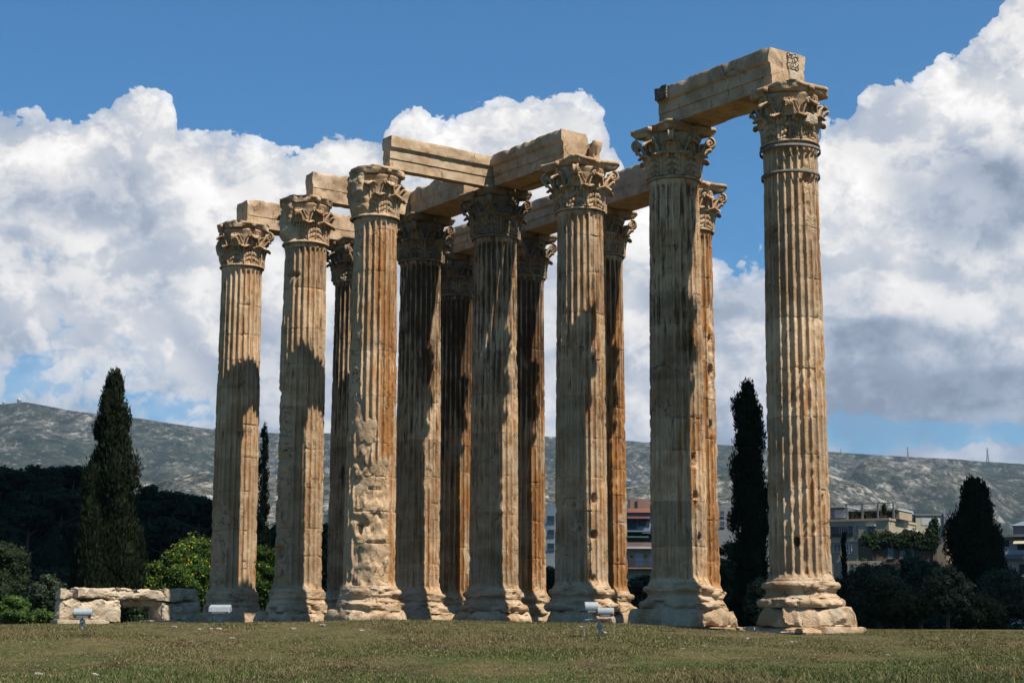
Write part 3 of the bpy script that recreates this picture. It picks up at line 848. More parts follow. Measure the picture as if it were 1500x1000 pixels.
def build_temple():
    for c in COLS:
        c = dict(c); root, cap = column(**c)
        if c['seed'] == 101:
            mb = MB()
            for z, r in ((-.14, .955), (-.98, .915)):
                th = np.linspace(0, 2*pi, 73); mbp = [(r*cos(t), r*sin(t), 0) for t in th]
                V = []
                for t in th[:-1]:
                    for dr, dz in ((0, -.055), (.03, -.055), (.03, .055), (0, .055)): V.append(((r+dr)*cos(t), (r+dr)*sin(t), z+dz))
                MBb = MB(); MBb.add(V, gridF(72, 4, wu=True, wv=True)); MBb.build('iron_band', M_IRON, root, True).location = (0, 0, H_SHAFT)
            # pale slab used to mend the right side of the capital
            sl = block_mesh('repair_slab', .55, .5, .50, .06, .08, .04, .2, 5, 2.2)
            o = link('repair_slab', sl, M_BLOCK, cap, (.86*cos(R_(-58)), .86*sin(R_(-58)), .55), R_(-58)+pi/2)
    # along A (i direction): left-hand normal of (i small -> i large) direction
    # face offsets are given on the +BX side (left, near) when going from small i to large i the left normal is -BX... see sign below
    def sgn(p, q):   # +1 if left normal of p->q is +BX / +AX
        d = cpos(*q)-cpos(*p); nl = np.array([-d[1], d[0]]); return nl
    def bA(label, ij0, ij1, bl, bh, seed, **kw):      # beam along AX with faces at bl..bh along BX
        s = 1 if np.dot(sgn(ij0, ij1), BX) > 0 else -1
        return beam(label, ij0, ij1, s*bl, s*bh, seed, **kw)
    def bB(label, ij0, ij1, al, ah, seed, **kw):      # beam along BX with faces at al..ah along AX
        s = 1 if np.dot(sgn(ij0, ij1), AX) > 0 else -1
        return beam(label, ij0, ij1, s*al, s*ah, seed, **kw)
    bA('topmost broad beam joining the two rightmost columns, its near end patched with rubble', (0, 1), (1, 1), -.85, .90, 301, h=1.36, ext0=.0, ext1=0.05, rough=.014)
    bA('moulded beam leading from the column with the complete capital back to the beam corner', (2, 1), (3, 1), -.38, .90, 302, h=1.27, ext1=-.92)
    bB('moulded sunlit beam from the heavily worn column to the beam corner', (3, 0), (3, 1), .18, .90, 303, h=1.27, ext1=.5)
    bB('broken sunlit beam on the second column from the left, running behind the heavily worn column', (4, 0), (4, 1), -.28, .40, 304, h=1.25, ext1=.3, fasc=False, rough=.03, top_wear=.16)
    bA('shaded beam behind the corner column, seen under the sunlit beam', (3, 1), (4, 1), -.85, .90, 305, h=1.2, ext1=-.43, ext0=-1.0, rough=.025, fasc=False, top_wear=.15)
    bB('rough beam on the leftmost column running back to the rear column', (5, 0), (5, 1), -.95, .12, 306, h=1.22, fasc=False, rough=.02, top_wear=.05, ext1=.4)
    bB('rear beam glimpsed between the heavily worn column and its neighbour', (5, 1), (5, 2), -.1, .85, 307, h=1.2, ext0=-.42, ext1=-.1)
    bA('rear beam over the dark rear columns, seen behind the middle capitals', (4, 2), (5, 2), -.8, .88, 308, h=1.2, ext1=-.87)
    bA('rear beam seen between the corner column and the column with the complete capital', (3, 2), (4, 2), -.8, .88, 309, h=1.2, ext0=-.01, ext1=-.01)
    bA('rear rough beam ending over the column behind the second one from the right', (2, 2), (3, 2), -.8, .88, 310, h=1.25, fasc=False, rough=.02, top_wear=.12, ext0=-.3, ext1=-.01)
    bA('second beam lying hidden behind the moulded beam at the corner, its broken end just visible', (2, 1), (3, 1), -.86, -.42, 311, h=.98, fasc=False, ext0=-.28, ext1=-.3)
    # broken stubs of second beams
    p = cpos(2, 1)-BX*.66
    o = link('beam_stub', block_mesh('beam_stub', .75, .5, 1.02, .07, .2, .04, .3, 41, 1.8), M_BEAM, None, (p[0]+.02, p[1], H_TOP-.01), A0)
    tag(o, 'upright broken stump of stone on the complete capital, right of the beam end', 'stone stump', 'broken beam stumps')
    p = cpos(2, 2)-BX*.1
    o = link('beam_stub', block_mesh('beam_stub', .7, .42, 1.0, .07, .15, .04, .3, 43, 1.8), M_BEAM, None, (p[0], p[1], H_TOP-.01), A0)
    tag(o, 'narrow broken stump on the rear capital just right of the second column from the right', 'stone stump', 'broken beam stumps')
    # rubble masonry patches of the topmost beam (parts of that beam)
    topb = [o for o in COL.objects if o.get('label', '').startswith('topmost broad')][0]
    def mat_rub(name, c1, c2, sc):
        m, n, b_ = new_mat(name); v = ocoord(n, False)
        w = n.vm('ADD', v, n.vm('SCALE', n.noise(v, 3, 3, .6, out=1), sc=.12))
        e = n.ss(n.voro(w, sc, 'DISTANCE_TO_EDGE'), .03, .10); cell = n.voro(w, sc, 'F1', 'Color')
        c = n.mix(n.sep(cell)[0], c1, c2); c = n.mix(e, (.055, .036, .022), c)
        n.put(b_.inputs['Base Color'], c); b_.inputs['Roughness'].default_value = .95; bump(n, b_, n.m('ADD', e, n.m('MULTIPLY', n.noise(v, 20, 4), .3)), .04); return m
    M_R1 = mat_rub('pale_rubble', (.30, .23, .15), (.46, .38, .27), 6.5); M_R2 = mat_rub('dark_rubble', (.12, .085, .055), (.24, .18, .125), 9)
    loc = np.array(topb.location)
    q = cpos(0, 1)-BX*.22+AX*.0; me = block_mesh('rubble_patch', .52, .10, .56, .04, .02, .015, .06, 3, 5)
    for u_, v_, (w_, h_, mt_, cc_, rz_) in ((0, 0, (.52, .56, M_R1, (q[0], q[1], H_TOP+.76), A0+pi/2)), (0, 0, (.6, .5, M_R2, None, 0))):
        if cc_ is None:
            q = cpos(1, 1)+BX*.965+AX*.30; cc_ = (q[0], q[1], H_TOP+.84); rz_ = A0; me = block_mesh('rubble_patch', .62, .10, .50, .04, .02, .015, .06, 5, 5)
        o = link('rubble_patch', me, mt_, topb); o.location = np.array(cc_)-loc; o.rotation_euler = (0, 0, rz_)
    q = cpos(0, 1)-BX*.26; me = block_mesh('mending_block', .50, .10, .34, .04, .02, .015, .05, 13, 4)
    o = link('mending_block', me, M_BLOCK, topb); o.location = np.array([q[0], q[1], H_TOP+.41])-loc; o.rotation_euler = (0, 0, A0+pi/2)
build_temple()

# ------------------------------------------------------------------ ground
def terr(x, y):
    x = np.asarray(x, float); y = np.asarray(y, float)
    z = np.interp(y, [-60, 0, 20, 30, 40, 46, 50, 54, 60, 66, 100, 112, 135, 170, 400, 900], [-1.85, -1.85, -1.45, -1.14, -.72, -.44, -.22, -.06, 0, 0, 0, -.3, -2.6, -4, -6, -6])
    lat = .19*np.exp(-((x+5)/7.5)**2)-.10*sstep(x, 3, 9)
    z = z+lat*sstep(y, 36, 53)*(1-sstep(y, 60, 68))
    z = z+.05*fbm(np.stack([x*.25, y*.25, 0*x], -1), 5, 3)*(1-sstep(y, 58, 66))+.02*vnoise(np.stack([x*1.3, y*1.3, 0*x], -1), 8)*(1-sstep(y, 58, 66))
    z = z+25*np.exp(-((x+78)/50)**2-((y-285)/62)**2)
    return z
def build_ground():
    xs = np.unique(np.concatenate([np.arange(-32, 32.01, .35), np.arange(-180, 180.1, 6), [-9000, -5000, -2500, -1200, -600, -300, 300, 600, 1200, 2500, 5000, 9000]]))
    ys = np.unique(np.concatenate([np.arange(18, 70, .35), np.arange(-30, 18, 4), np.arange(70, 420, 5), [-2000, -600, -200, -80, 500, 700, 1000, 1800, 3000, 5000, 7500, 11500]]))
    X, Y = np.meshgrid(xs, ys, indexing='ij'); Z = terr(X, Y)
    me = mesh_np('ground', np.stack([X, Y, Z], -1).reshape(-1, 3), gridF(len(xs), len(ys)), True)
    m, n, b = new_mat('dry_lawn_soil')
    gp = n.new('ShaderNodeNewGeometry').outputs['Position']
    c = lawn_colour(n, gp)
    c = n.mix(n.ss(n.noise(gp, 7, 6, .75), .40, .60), c, (.060, .045, .025))
    c = n.mix(n.m('MULTIPLY', n.ss(n.voro(gp, 7, 'F1'), .16, .10), n.ss(n.noise(gp, .6, 3), .45, .6)), c, (.24, .21, .165))
    far = n.ss(n.sep(gp)[1], 66, 120)
    c = n.mix(far, c, (.020, .024, .012))
    n.put(b.inputs['Base Color'], c); b.inputs['Roughness'].default_value = 1; b.inputs['Specular IOR Level'].default_value = .05
    bump(n, b, n.noise(gp, 6, 6, .7), .06)
    o = link('ground', me, m); o['kind'] = 'structure'
def lawn_colour(n, gp):
    p2 = n.vm('MULTIPLY', gp, (1, .55, 0))
    g = n.ss(n.noise(p2, .22, 5, .65), .43, .54)
    y = n.sep(gp)[1]
    near = n.ss(y, 47, 36)                       # the lower lawn is greener, the rise towards the temple drier
    g = n.m('MULTIPLY', n.m('ADD', g, n.m('MULTIPLY', near, .22), clamp=True), n.lin(near, 0, 1, .40, 1.0))
    g = n.m('MAXIMUM', g, n.m('MULTIPLY', n.ss(n.noise(p2, .7, 5, .65), .46, .62), .6))
    dry = n.mix(n.noise(gp, 1.3, 4, .6), (.102, .080, .034), (.158, .128, .058))
    grn = n.mix(n.noise(gp, 1.7, 4, .6), (.034, .062, .013), (.072, .098, .025))
    c = n.mix(g, dry, grn)
    return n.mix(n.m('MULTIPLY', n.ss(n.noise(gp, .38, 6, .7), .52, .64), .75), c, (.062, .043, .024))
build_ground()

def build_grass():
    rng = np.random.RandomState(4)
    M = 1500000
    y = 26+36*rng.rand(M)**1.15; x = (rng.rand(M)*2-1)*(.325*y+1.5)
    den = fbm(np.stack([x*.5, y*.3, 0*x], -1), 3, 4)
    keep = rng.rand(M) < np.clip(.70+den*.7, .28, 1)
    keep &= ~((y > 58) & (rng.rand(M) < .5))
    for i, j in ((0, 1), (1, 1), (2, 1)):
        p = cpos(i, j); keep &= (np.hypot(x-p[0], y-p[1]) > 1.75)
    x, y, den = x[keep], y[keep], den[keep]; m = len(x)
    # tufts
    z = terr(x, y)-.01
    L = (.018+.040*rng.rand(m)**2)*(1+.7*np.clip(den, -.5, 1)); L *= np.where(rng.rand(m) < .012, 2.2, 1)
    L = L*(1+.35*sstep(-y, -40, -30))
    a = rng.rand(m)*2*pi; w = (.004+.004*rng.rand(m))*(1+y/60)
    lean = (.2+.9*rng.rand(m))*L; la = rng.rand(m)*2*pi
    V = np.empty((m, 3, 3))
    V[:, 0] = np.stack([x-np.cos(a)*w, y-np.sin(a)*w, z], 1); V[:, 1] = np.stack([x+np.cos(a)*w, y+np.sin(a)*w, z], 1)
    V[:, 2] = np.stack([x+np.cos(la)*lean, y+np.sin(la)*lean, z+L], 1)
    me = mesh_np('grass', V.reshape(-1, 3), np.arange(m*3).reshape(-1, 3), False, dict(shade=np.repeat(rng.rand(m), 3)))
    mt, n, b = new_mat('grass_blades')
    gp = n.new('ShaderNodeNewGeometry').outputs['Position']
    c = lawn_colour(n, gp); sh = n.attr('shade')
    c = n.mix(n.ss(sh, .55, 1.0), c, (.20, .155, .08))
    c = n.vm('SCALE', c, sc=n.lin(sh, 0, 1, .75, 1.35))
    n.put(b.inputs['Base Color'], c); b.inputs['Roughness'].default_value = .8; b.inputs['Specular IOR Level'].default_value = .1
    o = link('grass', me, mt); tag(o, 'short half dry grass with green patches covering the rise before the ruin', 'grass', kind='stuff')
build_grass()

def build_stones():
    mt = mat_simple('pale_stone', (.25, .225, .19), .9, .3, 9, .01)
    rng = random.Random(12)
    protos = [block_mesh('stone', .22, .16, .10, .022, .045, .02, .08, 60+k, 9) for k in range(4)]
    for p in protos: p.materials.append(mt)
    known = [(228, 984, .9), (850, 919, 1.2), (413, 990, .0), (472, 917, 1.3), (309, 922, 1.1), (321, 923, 1.2), (255, 919, 1.2), (340, 935, 1.0), (280, 940, .8), (292, 923, .9), (140, 990, 1.1), (56, 990, 1.1), (375, 973, .9),
             (1000, 951, .8), (1160, 940, .8), (1095, 937, 1.1), (885, 928, 1.2), (1175, 921, 1.8), (640, 953, .7), (30, 940, .5), (430, 921, 1), (1030, 946, .7), (1370, 945, .8), (1300, 960, .7), (530, 925, .9), (600, 930, .8), (700, 941, .6), (980, 935, .7)]
    known += [(rng.uniform(10, 1490), rng.uniform(920, 995), rng.uniform(.2, .45)) for _ in range(60)]
    for k, (u, v, s) in enumerate(known):
        s *= .72
        if s == 0: continue
        best = None
        for yy in np.arange(26, 58, .25):
            p = at(u, v, yy)
            if p[2] <= float(terr(np.array([p[0]]), np.array([yy]))[0]): best = (p[0], yy); break
        if best is None: best = (at(u, v, 53)[0], 53+rng.uniform(-2, 3))
        o = link('stone', protos[k % 4], None, None, (best[0], best[1], float(terr(np.array([best[0]]), np.array([best[1]]))[0])-.015), rng.uniform(0, 6))
        o.scale = (s, s*rng.uniform(.7, 1.2), s*rng.uniform(.6, 1.0))
        tag(o, 'small pale loose stone lying in the dry grass before the ruin', 'stone', 'loose stones in the grass')
build_stones()

# ------------------------------------------------------------------ footings of the columns, ruin wall
def build_ruin_wall():
    Y = 73.1
    P0 = np.array([at(300, 900, Y)[0], Y])
    def tt(u, off):          # distance along the wall's face (pushed back by off) at pixel column u
        k = (u-750)/F_PX; p = P0-AX*off
        return (p[0]-k*p[1])/(k*BX[1]-BX[0])
    def blk(label, name, u0, u1, vt, vb, dy, dep, seed, chip=.35, rz=0, rough=.06, mat=M_BLOCK, rnd=.035, z0=None):
        t0, t1 = tt(u0, dy), tt(u1, dy); tm = (t0+t1)/2; p = P0-AX*(dy+dep/2)+BX*tm; ym = (P0-AX*dy+BX*tm)[1]
        zt = at(750, vt, ym)[2]; zb = at(750, vb, ym)[2]
        if z0: zb = at(750, z0, ym)[2]
        me = block_mesh(name, abs(t0-t1), dep, zt-zb, .06, rnd, rough, chip, seed, 1.5, None, 0 if 'slab' in name else .032)
        o = link(name, me, mat, None, (p[0], p[1], zb), atan2(-BX[1], -BX[0]))
        return tag(o, label, 'stone block', 'stone blocks of the low ruined wall')
    blk('big bulging stone block at the left end of the low ruined wall', 'stone_block', 97, 186, 878, 912, .0, .6, 71, .55, rough=.07)
    blk('left top slab of the low ruined wall, above the bulging block', 'stone_block', 96, 121, 863, 879.5, .05, .55, 72, .25)
    blk('long lintel slab spanning the gap of the low ruined wall', 'stone_block', 121.5, 247, 863, 879, .05, .8, 73, .5, rough=.08)
    blk('hollowed stone under the lintel slab, over the dark gap', 'stone_block', 187, 240, 877, 889, .45, .8, 74, .6, rough=.10, z0=889)
    blk('upper stepped block at the right end of the low ruined wall', 'stone_block', 247, 299, 864, 882, .0, 1.2, 75, .4)
    blk('lower layered block at the right end of the low ruined wall', 'stone_block', 243, 300, 881.5, 911, -.05, 1.3, 76, .6, rough=.08)
    blk('flat footing slab under the bulging left block', 'footing_slab', 94, 170, 909, 926, -.2, .9, 77, .1, rough=.02)
    blk('flat footing slab under the right end of the low wall', 'footing_slab', 228, 300, 909.5, 926, -.35, 1.8, 78, .1, rough=.02)
build_ruin_wall()

# ------------------------------------------------------------------ floodlights
def build_floodlights():
    M_W = mat_simple('grey_white_enamel', (.26, .28, .285), .45, .12, 6); M_G = mat_simple('galvanised_bracket', (.30, .31, .30), .5, .3, 10, metal=.4)
    m_gl, n, b = new_mat('lamp_glass'); b.inputs['Base Color'].default_value = (.10, .12, .13, 1); b.inputs['Roughness'].default_value = .15
    def housing(parent, loc, w, h, d, rz, tilt, cyl):
        mb = MB(); th = np.linspace(-.15*pi, 1.15*pi, 17) if cyl else np.linspace(0, pi, 11)
        ring = [(cos(t)*d/2, sin(t)*(h*.5)) for t in th] if cyl else [(-d/2, -h*.35), (-d*.55, -h*.1), (-d*.35, h*.40), (d*.30, h*.5), (d*.52, h*.18), (d*.5, -h*.35)]
        k = len(ring); V = []; xs = [-w/2, -w*.47, -w*.46, w*.46, w*.47, w/2]; sc = [.88, .98, 1, 1, .98, .88]
        for x, s_ in zip(xs, sc): V += [(x, a*s_, b_*s_) for a, b_ in ring]
        mb.add(V, [gridF(len(xs), k, wv=True), np.arange(k)[::-1][None], (np.arange(k)+(len(xs)-1)*k)[None]])
        hz = mb.build('lamp_housing', M_W, parent); hz.location = loc; hz.rotation_euler = (tilt, 0, rz)
        g = MB().box(-w*.43, -d*.42, -h*.40, w*.43, d*.42, -h*.30).build('lamp_glass', m_gl, hz)
        MB().box(-w*.30, -d*.60, -h*.34, w*.30, -d*.50, -h*.22).build('latch', M_G, hz)
        MB().box(-w*.52, -d*.04, -h*.1, -w*.50, d*.04, h*.12).box(w*.50, -d*.04, -h*.1, w*.52, d*.04, h*.12).build('side_bracket', M_G, hz)
        return hz
    def stand(root, z, w):
        mb = MB(); mb.tube([(0, 0, -.15), (0, 0, z)], .03, 8); mb.box(-w/2, -.03, z-.02, w/2, .03, z+.02); mb.build('stand', M_G, root)
        MB().box(-.07, -.05, z*.42, .07, .05, z*.42+.14).build('junction_box', M_W, root)
        a = np.linspace(0, 1, 9); MB().tube([(.05+.10*sin(q*pi), -.03, z*.45*(1-q)-.05) for q in a], .010, 6).build('cable', mat_simple('black_cable', (.03, .03, .03), .6), root)
    def gz(x, y): return float(terr(np.array([x]), np.array([y]))[0])
    x, y = at(121, 905, 50)[0], 50.0; r = empty('floodlight', (x, y, gz(x, y))); tag(r, 'pale blue grey floodlight on two thin legs before the low ruined wall', 'floodlight', 'floodlights on the lawn')
    zc = at(120, 897, 50)[2]-gz(x, y)
    stand(r, zc-.12, .3); housing(r, (0, 0, zc), .54, .26, .30, RAD(8), RAD(20), True)
    x, y = at(322, 905, 52)[0], 52.0; r = empty('floodlight', (x, y, gz(x, y))); tag(r, 'white floodlight with a flat sloping lid in front of the leftmost column', 'floodlight', 'floodlights on the lawn')
    zc = at(322, 892, 52)[2]-gz(x, y)
    stand(r, zc-.10, .34); housing(r, (.0, 0, zc), .64, .24, .34, RAD(-6), RAD(14), False)
    x, y = at(878, 910, 47.5)[0], 47.5; r = empty('floodlight', (x, y, gz(x, y))); tag(r, 'pair of white floodlight heads on one post in front of the column with complete capital', 'floodlight', 'floodlights on the lawn')
    z1 = at(866, 889, 47.5)[2]-gz(x, y); z2 = at(887, 896, 47.5)[2]-gz(x, y)
    stand(r, z2-.20, .8); housing(r, (-.22, 0, z1), .38, .30, .30, RAD(4), RAD(12), True); housing(r, (.17, -.12, z2), .44, .24, .27, RAD(-8), RAD(16), True)
    MB().tube([(-.42, 0, -.1), (-.42, 0, z1), ], .012, 6).build('support_rod', M_G, r)
    MB().tube([(.40, 0, z2-.2), (.40, 0, -.1)], .010, 6).build('support_rod', M_G, r)
build_floodlights()

# ------------------------------------------------------------------ foliage
def mat_leaf(name, c1, c2, c3=None):
    m, n, b = new_mat(name); sh = n.attr('shade'); v = ocoord(n)
    c = n.mix(sh, c1, c2)
    c = n.vm('SCALE', c, sc=n.lin(n.noise(v, 1.2, 4, .6), .3, .7, .65, 1.35))
    if c3: c = n.mix(n.ss(sh, .86, .90), c, c3)
    n.put(b.inputs['Base Color'], c); b.inputs['Roughness'].default_value = .8; b.inputs['Specular IOR Level'].default_value = .08
    return m
L_CYP = mat_leaf('cypress_leaf', (.005, .008, .0035), (.016, .0235, .008))
L_PINE = mat_leaf('pine_leaf', (.008, .014, .006), (.026, .036, .014))
L_OLIVE = mat_leaf('olive_leaf', (.014, .021, .011), (.060, .072, .045))
L_BRIGHT = mat_leaf('shrub_leaf', (.024, .046, .010), (.070, .115, .024))
L_YEL = mat_leaf('flowering_leaf', (.022, .046, .008), (.075, .120, .020), (.30, .26, .03))
L_DARK = mat_leaf('dark_broad_leaf', (.012, .020, .008), (.034, .048, .020))
M_BARK = mat_simple('bark', (.09, .065, .045), .95, .3, 4, .03)
def crown_mesh(name, lobes, dens, size, seed, up=.3, asp=1.0, core=.78, spray=0):
    rng = np.random.RandomState(seed)
    Vs, sh, cV, cF = [], [], [], []; off = 0
    # dark low poly core per lobe, added to block light inside the crown
    nt_, np_ = 8, 6
    for (cx, cy, cz, rx, ry, rz) in lobes:
        c = np.array([cx, cy, cz]); r = np.array([rx, ry, rz])
        area = 4*pi*((rx*ry)**1.6/3+(rx*rz)**1.6/3+(ry*rz)**1.6/3)**(1/1.6)
        m = max(20, int(area*dens))
        d = rng.normal(size=(m, 3)); d /= np.linalg.norm(d, axis=1)[:, None]
        rad = 1+.16*rng.normal(size=m)-.12; rad = np.clip(rad, .6, 1.3)
        P = c+d*r*rad[:, None]
        nn = d+.9*rng.normal(size=(m, 3)); nn[:, 2] += up; nn /= np.linalg.norm(nn, axis=1)[:, None]
        t = np.cross(nn, rng.normal(size=(m, 3)))
        if spray: t = np.array([0, 0, 1.])+d*.35+spray*rng.normal(size=(m, 3))
        t /= np.linalg.norm(t, axis=1)[:, None]; b = np.cross(nn, t)
        s = size*(.55+.9*rng.rand(m))[:, None]
        Vs.append(np.stack([P-t*s*asp, P-b*s*.55, P+t*s*asp, P+b*s*.55], 1).reshape(-1, 3))
        sh.append(np.repeat(rng.rand(m), 4))
        th = np.linspace(0, 2*pi, nt_, endpoint=False); ph = np.linspace(.02, pi-.02, np_)
        TH, PH = np.meshgrid(th, ph, indexing='ij')
        cv = c+np.stack([np.cos(TH)*np.sin(PH), np.sin(TH)*np.sin(PH), np.cos(PH)], -1).reshape(-1, 3)*r*core
        cV.append(cv); cF.append(gridF(nt_, np_, wu=True)+off); off += len(cv)
    V = np.concatenate(Vs); nq = len(V)//4
    F = np.arange(nq*4).reshape(-1, 4)
    CV = np.concatenate(cV); CF = np.concatenate(cF)+len(V)
    return mesh_np(name, np.concatenate([V, CV]), np.concatenate([F, CF]), False, dict(shade=np.concatenate(sh+[np.zeros(len(CV))])))
def trunk_mesh(h, r, limbs, seed, lean=0):
    mb = MB(); rng = random.Random(seed)
    pts = [(lean*q*q*h+.06*rng.uniform(-1, 1)*h*.3*q, .05*rng.uniform(-1, 1)*h*.3*q, -.4+(h+.4)*q) for q in np.linspace(0, 1, 7)]
    mb.tube(pts, np.linspace(r*1.25, r*.45, 7), 8)
    for (zf, a, ln, el) in limbs:
        b = np.array(pts[min(6, int(zf*6))]); e = b+ln*np.array([cos(a)*cos(el), sin(a)*cos(el), sin(el)])
        mid = (b+e)/2+np.array([0, 0, -.06*ln])
        mb.tube([b, mid, e], [r*.5, r*.33, r*.14], 6)
    return mb.mesh('trunk', True)
def lobes_cypress(H, W, seed, n=70, top=.12, prof=None):
    rng = np.random.RandomState(seed); L = []
    prof = prof or [(0, .55), (.08, .9), (.25, 1.0), (.45, .82), (.6, .70), (.75, .62), (.88, .48), (.95, .28), (1, .08)]
    for k in range(n):
        q = ((k+rng.rand())/n)**.9; z = .04*H+q*.95*H
        R = W/2*np.interp(z/H, [p[0] for p in prof], [p[1] for p in prof])
        a = rng.rand()*2*pi; rr = R*.62*rng.uniform(.35, 1.28)
        s = max(.16, R*rng.uniform(.22, .46))
        L.append((cos(a)*rr, sin(a)*rr, z, s, s, min(s*rng.uniform(1.5, 2.6), (H-z)+s*1.2)))
    for q in np.linspace(.05, .96, 14):
        R = W/2*np.interp(q, [p[0] for p in prof], [p[1] for p in prof])
        L.append((0, 0, q*H, R*.75, R*.75, H*.055))
    return L
def lobes_round(H, W, seed, n=22, base=.25, flat=.8):
    rng = np.random.RandomState(seed); L = []
    for k in range(n):
        a = rng.rand()*2*pi; e = rng.uniform(-.5, 1); rr = W/2*.62*rng.uniform(.55, 1.05)*sqrt(max(.05, 1-max(e, 0)**2*.8))
        zc = H*(base+(1-base)/2)+e*H*(1-base)/2*.68
        s = W*rng.uniform(.13, .21)
        L.append((cos(a)*rr, sin(a)*rr, min(zc, H-s*flat), s, s, s*flat))
    L.append((0, 0, H*(base+(1-base)*.45), W*.30, W*.30, H*(1-base)*.36))
    return L
def gz(x, y): return float(terr(np.array([x]), np.array([y]))[0])
def plant(name, crown, trunk, mat, loc, rz, sc, label, cat, group=None):
    r = empty(name, loc, rz); r.scale = (sc, sc, sc) if not isinstance(sc, tuple) else sc
    tag(r, label, cat, group)
    link('crown', crown, mat, r)
    if trunk is not None: link('trunk', trunk, M_BARK, r)
    return r
def tree_px(name, u, vtop, y, W, crown_fn, mat, label, cat, seed, group=None, dens=18, size=.13, core=.78, asp=1.0, limbs=True, wpx=None):
    cyp = 'cypress' in name
    x = at(u, vtop, y)[0]; g = gz(x, y); H = at(u, vtop, y)[2]-g
    if wpx: W = wpx*y/F_PX
    cr = crown_mesh('crown', crown_fn(H, W, seed), dens, size, seed, core=core, asp=asp*(2.0 if cyp else 1), spray=.32 if cyp else 0)
    rng = random.Random(seed)
    lm = [(rng.uniform(.4, .8), rng.uniform(0, 6.3), W*.32, rng.uniform(.3, .9)) for _ in range(6)] if limbs else []
    return plant(name, cr, trunk_mesh(H*(.6 if limbs else .9), max(.09, W*.035), lm, seed), mat, (x, y, g), 0, 1.0, label, cat, group)

